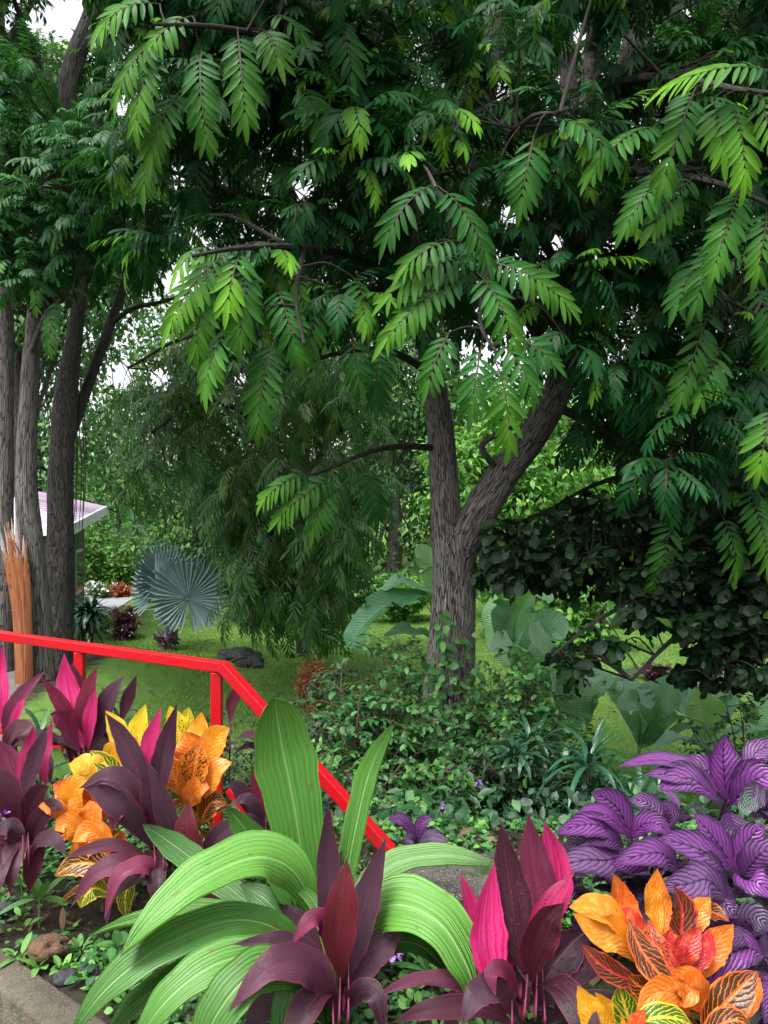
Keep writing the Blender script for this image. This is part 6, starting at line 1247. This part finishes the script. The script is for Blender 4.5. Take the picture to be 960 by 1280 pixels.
croton((130, 1090), 2.7, 'yellow and orange croton in the left of the bed', [
    ([(150, 985, 2.66), (146, 960, 2.66), (138, 940, 2.66), (128, 944, 2.64)], 36, (.1, -.95, .3), (.10, .05, .1)),
    ([(140, 1000, 2.62), (120, 975, 2.58), (104, 960, 2.56), (86, 955, 2.55)], 50, (0, -.8, .6), (.12, .0, .2)),
    ([(150, 995, 2.6), (145, 975, 2.59), (132, 955, 2.59), (112, 938, 2.59)], 34, (.1, -.9, .4), (.0, .85, .3)),
    ([(105, 1035, 2.55), (98, 1010, 2.53), (84, 990, 2.52), (66, 980, 2.52)], 46, (.1, -.9, .3), (.62, .05, .4)),
    ([(84, 1020, 2.52), (88, 1005, 2.5), (96, 985, 2.49), (110, 975, 2.48)], 44, (-.1, -.9, .4), (.3, .0, .5)),
    ([(100, 1050, 2.5), (98, 1030, 2.49), (96, 1010, 2.49), (90, 992, 2.5)], 40, (.1, -1, .2), (.36, .05, .6)),
    ([(108, 1060, 2.48), (112, 1035, 2.47), (114, 1015, 2.47), (112, 1000, 2.48)], 36, (-.1, -1, .2), (.42, .1, .7)),
    ([(90, 1035, 2.5), (75, 1015, 2.47), (62, 1008, 2.46), (48, 1008, 2.45)], 24, (0, -.7, .7), (.45, .05, .8)),
    ([(108, 1055, 2.48), (95, 1038, 2.45), (82, 1030, 2.44), (68, 1038, 2.43)], 34, (0, -.85, .5), (.36, .25, .9)),
    ([(95, 1085, 2.46), (100, 1068, 2.45), (112, 1058, 2.44), (128, 1062, 2.44)], 34, (0, -.9, .4), (.42, .3, .15)),
    ([(132, 1075, 2.46), (128, 1050, 2.45), (110, 1040, 2.44), (90, 1052, 2.43)], 36, (0, -.85, .5), (.38, .2, .25)),
    ([(160, 975, 2.7), (156, 940, 2.72), (146, 910, 2.73), (132, 888, 2.73)], 30, (.1, -1, .2), (.06, .2, .3)),
    ([(166, 970, 2.7), (168, 940, 2.72), (174, 910, 2.73), (182, 880, 2.73)], 34, (-.1, -1, .2), (.0, .42, .35)),
    ([(170, 985, 2.68), (168, 960, 2.68), (166, 940, 2.69), (172, 920, 2.69)], 40, (0, -1, .2), (.32, .02, .4)),
    ([(152, 1010, 2.62), (150, 985, 2.62), (146, 965, 2.62), (142, 950, 2.63)], 34, (.1, -1, .2), (.42, .08, .5)),
    ([(160, 1020, 2.6), (160, 998, 2.6), (156, 985, 2.6), (150, 970, 2.61)], 30, (-.1, -1, .2), (.55, .15, .6)),
    ([(150, 1100, 2.46), (125, 1082, 2.43), (95, 1080, 2.42), (68, 1095, 2.4)], 36, (0, -.85, .5), (.25, .98, .7)),
    ([(140, 1120, 2.44), (120, 1110, 2.42), (108, 1118, 2.4), (100, 1135, 2.39)], 30, (0, -.85, .5), (.05, .95, .8)),
    ([(160, 1120, 2.44), (160, 1105, 2.42), (156, 1125, 2.41), (158, 1150, 2.4)], 24, (0, -.9, .4), (.05, .95, .9))],
    [(118, 1000, 2.66, 16, .16, (.3, .62), (0, .6)), (168, 960, 2.74, 14, .16, (.05, .5), (.1, .9)), (125, 1060, 2.6, 14, .15, (.3, .5), (.4, 1.))])
croton((250, 1070), 2.85, 'orange croton with yellow veined top leaves beside the corner post', [
    ([(232, 945, 2.78), (226, 920, 2.79), (220, 905, 2.79), (212, 882, 2.79)], 36, (.1, -1, .2), (.0, .5, .1)),
    ([(228, 945, 2.82), (230, 920, 2.83), (234, 900, 2.84), (236, 884, 2.84)], 30, (-.1, -1, .2), (.0, .55, .2)),
    ([(244, 950, 2.76), (246, 930, 2.76), (250, 910, 2.77), (252, 890, 2.77)], 32, (0, -1, .2), (.22, .02, .3)),
    ([(255, 965, 2.74), (262, 940, 2.74), (272, 920, 2.74), (287, 910, 2.74)], 38, (-.2, -.95, .3), (.26, .02, .4)),
    ([(242, 968, 2.7), (240, 945, 2.69), (236, 928, 2.69), (230, 915, 2.7)], 46, (0, -.95, .3), (.44, .12, .5)),
    ([(250, 1000, 2.68), (256, 980, 2.67), (268, 962, 2.67), (290, 953, 2.68)], 42, (-.1, -.95, .35), (.38, .05, .6)),
    ([(240, 990, 2.66), (242, 968, 2.65), (246, 945, 2.65), (252, 930, 2.66)], 40, (0, -1, .2), (.40, .55, .7)),
    ([(228, 995, 2.66), (220, 975, 2.65), (212, 960, 2.65), (204, 950, 2.66)], 34, (.1, -.95, .3), (.42, .5, .8)),
    ([(222, 985, 2.68), (212, 965, 2.68), (206, 950, 2.69), (206, 932, 2.7)], 30, (.2, -.95, .3), (.30, .1, .9)),
    ([(235, 1010, 2.66), (240, 995, 2.65), (250, 985, 2.64), (262, 985, 2.64)], 34, (0, -.95, .35), (.44, .2, .15)),
    ([(250, 1030, 2.68), (258, 1012, 2.67), (268, 1002, 2.67), (284, 1004, 2.67)], 32, (0, -.9, .45), (.38, .75, .25))],
    [(240, 955, 2.8, 18, .16, (.3, .58), (.1, .8)), (250, 1000, 2.78, 12, .14, (.3, .5), (.5, 1.))])

# ------------------------------------------------------------------ purple shield plants
SH = dict(ab=(.85, 1.0), fold=.16, nv=12, nu=20, wave=.04, eps=.05)
def shield(base, label, lv, stems, rand=(), group='purple leaved plants in the bed'):
    b0 = np.array(base, float); b0[2] = float(gz(b0[0], b0[1])); o = thing('purple_leaved_plant', b0, label, 'plant', group); g = Geo(); st = Geo()
    for c in stems: tube(st, [b0 + rng.normal(size=3) * np.array([.03, .03, 0]), (b0 + c) / 2 + rng.normal(size=3) * .03, c], [.009, .007, .004], 7)
    for pts, w, h, t in lv:
        W = w / F * np.mean([p[2] for p in pts]); curve_leaf(g, [P(*p) for p in pts], W * .95, h, tint=t, **SH)
    for c, n, L in rand:
        a = np.arange(n) * 1.5708 + np.repeat(np.arange((n + 1) // 2), 2)[:n] * .75 + random.random() * 6; a = np.where(np.arange(n) % 2 == 0, a, a + 1.5708)
        f = np.linspace(0, 1, n); el = .05 + .9 * f ** 1.5
        dv = np.stack([np.cos(a) * np.cos(el), np.sin(a) * np.cos(el), np.sin(el)], 1); nr = np.stack([-np.cos(a) * np.sin(el), -np.sin(a) * np.sin(el), np.cos(el)], 1)
        LL = L * (.8 + .4 * rng.random(n)) * (1 - .45 * f); t = np.stack([.05 + .8 * rng.random(n) * f ** 1.3, .5 * (rng.random(n) < .25), rng.random(n) * .8], 1)
        leaves(g, np.asarray(c) - np.array([0, 0, 1.]) * ((1 - f) * .11)[:, None], dv, nr, LL, LL * .45, .7 + .5 * rng.random(n), .16, (.85, 1.0), 14, 10, t, wave=.04, eps=.05)
    st.build('stem', M['dark_stem'], o); g.build('foliage', M['shield'], o); return o
hi = (0, -.75, .65)
shield((1.02, 2.35, 0), 'tallest purple leaved plant at the right, with an upright rounded leaf on top', [
    ([(908, 1000, 2.3), (905, 965, 2.29), (904, 940, 2.29), (907, 919, 2.29)], 44, (0, -1, .2), (1, 0, .2)),
    ([(900, 990, 2.28), (865, 960, 2.24), (820, 950, 2.2), (772, 958, 2.17)], 34, (0, -.6, .8), (.9, 0, .5)),
    ([(896, 992, 2.24), (866, 968, 2.2), (838, 968, 2.17), (806, 968, 2.15)], 34, (0, -.75, .65), (.8, 0, .7)),
    ([(898, 1000, 2.22), (868, 975, 2.18), (845, 975, 2.16), (822, 988, 2.14)], 40, hi, (.8, 0, .6)),
    ([(905, 1000, 2.3), (885, 965, 2.34), (866, 955, 2.36), (848, 946, 2.37)], 34, (.1, -.9, .4), (.6, 0, .3)),
    ([(915, 995, 2.28), (930, 970, 2.28), (945, 958, 2.27), (955, 948, 2.26)], 34, (-.1, -.9, .4), (.8, 0, .3)),
    ([(915, 1005, 2.26), (932, 985, 2.22), (952, 972, 2.19), (985, 975, 2.16)], 44, (0, -.8, .6), (.9, 0, .3)),
    ([(930, 1010, 2.3), (940, 950, 2.34), (955, 935, 2.36), (985, 930, 2.38)], 32, (0, -.7, .7), (.7, 0, .8)),
    ([(945, 975, 2.15), (938, 995, 2.12), (932, 1010, 2.1), (934, 1020, 2.09)], 30, (.3, -.9, .4), (.2, .9, .9)),
    ([(955, 985, 2.16), (946, 992, 2.13), (938, 1000, 2.11), (930, 1022, 2.1)], 34, (.2, -.9, .4), (.2, 1., .9)),
    ([(912, 1015, 2.24), (918, 1030, 2.2), (925, 1050, 2.17), (935, 1065, 2.15)], 40, hi, (.3, 0, .2))],
    [P(908, 998, 2.3), P(950, 985, 2.3)], [(P(880, 1050, 2.3), 12, .16), (P(930, 1045, 2.22), 12, .16), (P(850, 1010, 2.4), 10, .15), (P(908, 1010, 2.32), 10, .17), (P(955, 1000, 2.35), 10, .17), (P(985, 960, 2.4), 8, .17), (P(990, 1040, 2.2), 8, .17)])
shield((.72, 2.42, 0), 'purple leaved plant leaning left above the pink cordyline', [
    ([(790, 1050, 2.3), (775, 1015, 2.29), (760, 1000, 2.28), (738, 990, 2.27)], 40, (.1, -.9, .45), (.8, 0, .5)),
    ([(785, 1045, 2.27), (762, 1022, 2.24), (742, 1015, 2.22), (716, 1020, 2.2)], 30, (0, -.7, .7), (.95, 0, .2)),
    ([(778, 1050, 2.25), (750, 1032, 2.2), (725, 1032, 2.18), (693, 1042, 2.15)], 34, (0, -.7, .7), (.9, 0, .4)),
    ([(785, 1065, 2.22), (760, 1075, 2.16), (730, 1075, 2.13), (686, 1086, 2.1)], 46, (0, -.75, .65), (.5, 0, .9)),
    ([(780, 1060, 2.24), (768, 1052, 2.2), (752, 1050, 2.18), (728, 1056, 2.16)], 26, (0, -.8, .6), (.4, 0, .4)),
    ([(790, 1045, 2.28), (805, 1030, 2.25), (822, 1030, 2.22), (842, 1046, 2.2)], 34, (0, -.7, .7), (1, 0, .2)),
    ([(800, 1065, 2.2), (800, 1072, 2.15), (780, 1078, 2.13), (764, 1080, 2.12)], 34, hi, (.7, 0, .3)),
    ([(848, 1090, 2.16), (830, 1068, 2.12), (805, 1068, 2.1), (766, 1080, 2.08)], 42, (0, -.7, .7), (.75, 0, .5)),
    ([(790, 1048, 2.3), (815, 1015, 2.33), (805, 1002, 2.35), (785, 1000, 2.37)], 30, (0, -.8, .6), (.5, 0, .5)),
    ([(835, 1035, 2.32), (838, 1020, 2.33), (835, 1010, 2.34), (826, 1003, 2.35)], 26, (.1, -1, .3), (.6, 0, .1)),
    ([(755, 1070, 2.25), (735, 1058, 2.22), (718, 1055, 2.2), (704, 1058, 2.19)], 30, (0, -.8, .6), (.3, 0, 1.))],
    [P(790, 1050, 2.3), P(832, 1040, 2.34)], [(P(770, 1105, 2.3), 12, .16), (P(820, 1085, 2.26), 12, .16), (P(715, 1100, 2.34), 10, .13), (P(790, 1062, 2.34), 10, .17), (P(835, 1045, 2.38), 8, .13), (P(740, 1085, 2.36), 8, .15)])
shield((.92, 2.05, 0), 'front purple leaved plant right above the orange croton', [
    ([(918, 1085, 2.1), (898, 1055, 2.09), (882, 1035, 2.08), (866, 1016, 2.08)], 44, (.15, -.95, .35), (.85, 0, .4)),
    ([(912, 1085, 2.08), (888, 1068, 2.03), (855, 1055, 2.0), (822, 1048, 1.98)], 44, (.1, -.85, .5), (.8, 0, .5)),
    ([(910, 1125, 2.0), (885, 1100, 1.95), (860, 1105, 1.92), (822, 1108, 1.9)], 48, (0, -.8, .6), (.55, 0, .8)),
    ([(912, 1110, 2.06), (890, 1085, 2.02), (875, 1080, 2.0), (858, 1070, 1.99)], 36, (.1, -.9, .5), (.05, .2, 1.)),
    ([(922, 1090, 2.1), (928, 1065, 2.1), (940, 1045, 2.1), (956, 1030, 2.1)], 42, (-.1, -.95, .3), (.85, 0, .3)),
    ([(930, 1095, 2.08), (940, 1080, 2.06), (955, 1065, 2.04), (985, 1055, 2.02)], 44, (-.1, -.9, .5), (.5, 0, .5)),
    ([(925, 1105, 2.06), (935, 1100, 2.0), (950, 1105, 1.97), (978, 1125, 1.95)], 40, hi, (.95, 0, .2)),
    ([(915, 1110, 2.05), (905, 1120, 2.0), (912, 1135, 1.97), (930, 1145, 1.95)], 34, hi, (.3, 0, .3)),
    ([(925, 1165, 1.96), (935, 1150, 1.94), (950, 1150, 1.92), (970, 1165, 1.9)], 40, hi, (.1, 0, .6))],
    [P(918, 1090, 2.1), P(940, 1150, 2.0)], [(P(890, 1150, 2.02), 12, .15), (P(925, 1180, 1.98), 12, .15), (P(945, 1230, 1.92), 12, .15), (P(920, 1105, 2.12), 12, .17), (P(960, 1110, 2.15), 10, .17), (P(950, 1165, 2.05), 10, .15)])
shield((.93, 1.88, 0), 'lowest purple leaved plant in the bottom right corner', [
    ([(955, 1195, 1.86), (935, 1185, 1.82), (912, 1195, 1.8), (884, 1232, 1.78)], 44, (-.05, -.8, .6), (.95, 0, .3)),
    ([(945, 1185, 1.86), (930, 1172, 1.83), (912, 1175, 1.81), (892, 1188, 1.8)], 26, (0, -.7, .7), (.35, 0, .5)),
    ([(955, 1225, 1.84), (965, 1240, 1.8), (962, 1260, 1.78), (955, 1280, 1.77)], 34, hi, (.7, 0, .5))],
    [P(955, 1195, 1.88)], [(P(965, 1205, 1.92), 10, .15), (P(985, 1240, 1.85), 10, .15)])
shield((.10, 3.2, 0), 'small purple leaved plant in the middle, just right of the rail end', [
    ([(520, 1048, 3.1), (508, 1030, 3.08), (498, 1024, 3.06), (484, 1024, 3.04)], 20, (0, -.7, .7), (.6, 0, .6)),
    ([(522, 1048, 3.1), (524, 1035, 3.1), (530, 1026, 3.1), (541, 1020, 3.1)], 18, (-.2, -.9, .3), (.6, 0, .3)),
    ([(522, 1060, 3.08), (516, 1050, 3.05), (512, 1050, 3.03), (506, 1062, 3.02)], 18, hi, (.3, 0, .5)),
    ([(524, 1052, 3.08), (535, 1045, 3.05), (545, 1046, 3.03), (562, 1052, 3.0)], 18, hi, (.2, 0, 1.))],
    [P(521, 1050, 3.1)], [(P(521, 1056, 3.12), 8, .13)])

# ------------------------------------------------------------------ weeds, ground cover, litter and grass
def weed(px, py, label, n=6, L=.10, W=.032, up=.25, tint=(.5, .4), z=.2, hgt=.06, mat='weed_leaf'):
    x, y = gp(px, py, z); b0 = np.array([x, y, float(gz(x, y))]); o = thing('weed', b0, label, 'weed', 'weeds in the bed'); g = Geo(); st = Geo(); c = b0 + np.array([0, 0, hgt])
    tube(st, [b0 - [0, 0, .01], c], [.004, .003], 6)
    rosette(g, c, n, L, W, up, .6, (.6, .7), .2, lambda m: np.stack([rng.random(m), np.full(m, tint[1]) * rng.random(m), rng.random(m)], 1), 8, 4)
    st.build('stem', M['green_stem'], o); g.build('foliage', M[mat], o)
weed(49, 1155, 'green star shaped weed below the dark left cordyline', 7, .115, .036, .0, hgt=.10)
weed(24, 1198, 'light green weed beside the kerb, left of the brown stone', 7, .075, .022, .3, (.5, .8), hgt=.02)
weed(47, 1208, 'pale green weed in front of the brown stone', 7, .065, .022, .2, (.5, .9), hgt=.02)
weed(100, 1190, 'small weed between the brown stone and the pleated leaves', 8, .05, .02, .2, (.5, .6), hgt=.02)
weed(78, 1215, 'tiny bright weed between the brown and grey stones', 7, .05, .02, .2, (.5, 1), hgt=.02)
weed(150, 1195, 'round leaved weed under the drooping cordyline leaves', 8, .06, .04, .2, (.5, .2), hgt=.03)
weed(45, 885, 'light green weed under the pink cordyline by the rail', 10, .14, .05, .3, (.5, .6), z=-.1, hgt=.12)
weed(540, 1240, 'low green plant with narrow leaves between the two big cordylines', 12, .16, .02, .3, (.5, .1), hgt=.05)
weed(490, 1215, 'low green plant under the right arching pleated leaf', 9, .13, .04, .2, (.5, .0), hgt=.06)
for px, py, lb in ((494, 1192, 'lilac star flower beside the dull purple cordyline'), (3, 1018, 'lilac flower cluster at the left edge')):
    d = 2.15 if px > 100 else 2.5; c = P(px, py, d); b0 = np.array([c[0] - .03, c[1] + .22, float(gz(c[0], c[1]))]); o = thing('lilac_flower', b0, lb, 'flower', 'lilac flowers in the bed'); st = Geo(); g = Geo()
    tube(st, [b0, (b0 + c) / 2 + [.01, 0, 0], c], [.003, .002, .002], 5); m = 60; dr = rand_dirs(m, .3); leaves(g, c + dr * .008, dr, rand_dirs(m), .020, .007, .5, .1, (.8, .3), 3, 2)
    st.build('stem', M['green_stem'], o); g.build('petals', M['petal_lilac'], o)
# creeping cover and litter all over the bed
g = Geo(); n = 34000
x = rng.uniform(-2.6, 2.2, n); y = rng.uniform(1.7, 4.2, n); sd = (x - K0[0]) * KN[0] + (y - K0[1]) * KN[1]
dens = np.sin(x * 6.1 + 2 * np.sin(y * 4)) + np.sin(y * 7.3 + x * 2) + rng.normal(size=n) * .8
k = (sd > .03) & (dens > -.5); x, y = x[k], y[k]; n = len(x); z = gz(x, y)
dr = rand_dirs(n, .25); dr[:, 2] = np.abs(dr[:, 2]) * .6; t = rng.random((n, 3)); t[:, 1] = np.where(rng.random(n) < .2, .6, 0)
leaves(g, np.stack([x, y, z + .005 + .03 * rng.random(n)], 1), dr, unit(np.array([0, -.2, 1]) + rng.normal(size=(n, 3)) * .4), .016 + .034 * rng.random(n) ** 2, .012 + .018 * rng.random(n), .5, .15, (.5, .5), 3, 2, t)
structure(g, 'ground_cover', M['shrub_leaf'], 'stuff', label='small creeping green leaves covering the bed', cat='ground cover')
g = Geo(); n = 1500; x = rng.uniform(-2.6, 2.2, n); y = rng.uniform(1.7, 4.2, n); sd = (x - K0[0]) * KN[0] + (y - K0[1]) * KN[1]; k = sd > .02; x, y = x[k], y[k]; n = len(x)
leaves(g, np.stack([x, y, gz(x, y) + .012], 1), rand_dirs(n) * np.array([1, 1, .25]), unit(np.array([0, 0, 1]) + rng.normal(size=(n, 3)) * .35), .03 + .05 * rng.random(n), .008 + .02 * rng.random(n), rng.normal(size=n) * .8, .2, (.6, .6), 5, 2, rng.random((n, 3)))
M['litter'] = m_leaf('dead leaf', (.05, .032, .02), (.17, .11, .065), None, .2, .7, .3, .05)
structure(g, 'leaf_litter', M['litter'], 'stuff', label='brown dead leaves lying in the bed', cat='leaf litter')
# slope cover behind the bed
g = Geo(); n = 16000; x = rng.uniform(-3.6, 4.5, n); y = rng.uniform(3.4, 7.4, n); dens = np.sin(x * 3.1 + 2 * np.sin(y * 2)) + np.sin(y * 3.3 + x * 2) + rng.normal(size=n) * 1.0
k = (dens > -.3) & ~((x < -2.6) & (y > 5.0)); x, y = x[k], y[k]; n = len(x); dr = rand_dirs(n, .4); t = rng.random((n, 3)); t[:, 1] = np.where(rng.random(n) < .1, .5, 0)
leaves(g, np.stack([x, y, gz(x, y) + .02 + .16 * rng.random(n) ** 2], 1), dr, unit(np.array([0, -.2, 1]) + rng.normal(size=(n, 3)) * .4), .04 + .05 * rng.random(n), .025 + .025 * rng.random(n), .5, .15, (.5, .6), 3, 2, t)
structure(g, 'slope_cover', M['shrub_dark'], 'stuff', label='low dark green cover on the slope behind the bed', cat='ground cover')
g = Geo(); n = 90000; y = 6.0 + 17 * rng.random(n) ** 1.4; x = (rng.random(n) * 1.5 - .75) * y * .85
k = ~((x < -2.7) & (y < 10)) & ~((y > 17) & (x < -5.0)); x, y = x[k], y[k]; n = len(x)
dr = rand_dirs(n, 1.1); t = rng.random((n, 3)); t[:, 1] = np.where(rng.random(n) < .12, .7, 0)
leaves(g, np.stack([x, y, gz(x, y)], 1), dr, rand_dirs(n, .3), .03 + .07 * rng.random(n) ** 1.5, .008 + .004 * y / 10, .7, .2, (.3, .6), 2, 1, t)
structure(g, 'grass', M['grass'], 'stuff', label='short lawn grass', cat='grass')
g = Geo(); n = 420; y = 6.0 + 14 * rng.random(n) ** 1.2; x = (rng.random(n) * 1.3 - .6) * y * .8
leaves(g, np.stack([x, y, gz(x, y) + .035], 1), rand_dirs(n) * np.array([1, 1, .2]), unit(np.array([0, 0, 1]) + rng.normal(size=(n, 3)) * .4), .06 + .08 * rng.random(n), .025 + .03 * rng.random(n), rng.normal(size=n) * .8, .2, (.6, .6), 4, 2, rng.random((n, 3)))
structure(g, 'fallen_leaves', M['litter'], 'stuff', label='brown fallen leaves scattered on the lawn', cat='fallen leaves')
# lichen and grass tufts at the pavement corner
for px, py, lb in ((8, 1262, 'small pale weed on the pavement in the bottom left corner'), (35, 1272, 'tiny weed in the pavement near the kerb')):
    weed(px, py, lb, 9, .04, .012, .3, (.5, .8), z=.05, hgt=.01)

# ------------------------------------------------------------------ light, sky, camera
EL, AZ = math.radians(62), math.radians(215)     # the bright part of the sky is behind the camera, to the left
w = bpy.data.worlds.new('World'); sc.world = w; w.use_nodes = True; nt = w.node_tree; nt.nodes.clear()
sky = nt.nodes.new('ShaderNodeTexSky'); sky.sky_type = 'NISHITA'; sky.sun_disc = False; sky.sun_elevation = EL; sky.sun_rotation = AZ; sky.air_density = 1.0; sky.dust_density = 4.0; sky.ozone_density = 1.0
hs = nt.nodes.new('ShaderNodeHueSaturation'); hs.inputs['Saturation'].default_value = .2
bgn = nt.nodes.new('ShaderNodeBackground'); bgn.inputs[1].default_value = .15; ow = nt.nodes.new('ShaderNodeOutputWorld')
nt.links.new(sky.outputs[0], hs.inputs['Color']); nt.links.new(hs.outputs[0], bgn.inputs[0]); nt.links.new(bgn.outputs[0], ow.inputs[0])
sl = bpy.data.lights.new('sun', 'SUN'); sl.energy = 1.7; sl.angle = math.radians(25); sl.color = (1, .97, .92)
so = bpy.data.objects.new('sun', sl); col.objects.link(so)
sd = Vector((math.sin(AZ) * math.cos(EL), math.cos(AZ) * math.cos(EL), math.sin(EL)))   # towards the sun
so.rotation_euler = sd.to_track_quat('Z', 'Y').to_euler(); so.location = sd * 30
cam = bpy.data.cameras.new('camera'); cam.sensor_fit = 'VERTICAL'; cam.sensor_height = 36; cam.lens = F / 1280 * 36; cam.clip_start = .05; cam.clip_end = 1000
co = bpy.data.objects.new('camera', cam); col.objects.link(co); co.location = (0, 0, CZ); co.rotation_euler = (math.radians(90), 0, 0); sc.camera = co
sc.view_settings.view_transform = 'Standard'; sc.view_settings.look = 'None'; sc.view_settings.gamma = 1; sc.view_settings.exposure = 1.5
try: sc.view_settings.use_curve_mapping = False
except Exception: pass
sc.cycles.max_bounces = 8; sc.cycles.diffuse_bounces = 4; sc.cycles.glossy_bounces = 2; sc.cycles.transmission_bounces = 4; sc.cycles.caustics_reflective = False; sc.cycles.caustics_refractive = False
sc.cycles.use_denoising = True; sc.cycles.sample_clamp_indirect = 4
for o in list(bpy.data.objects):
    if '_loc' in o.keys(): del o['_loc']
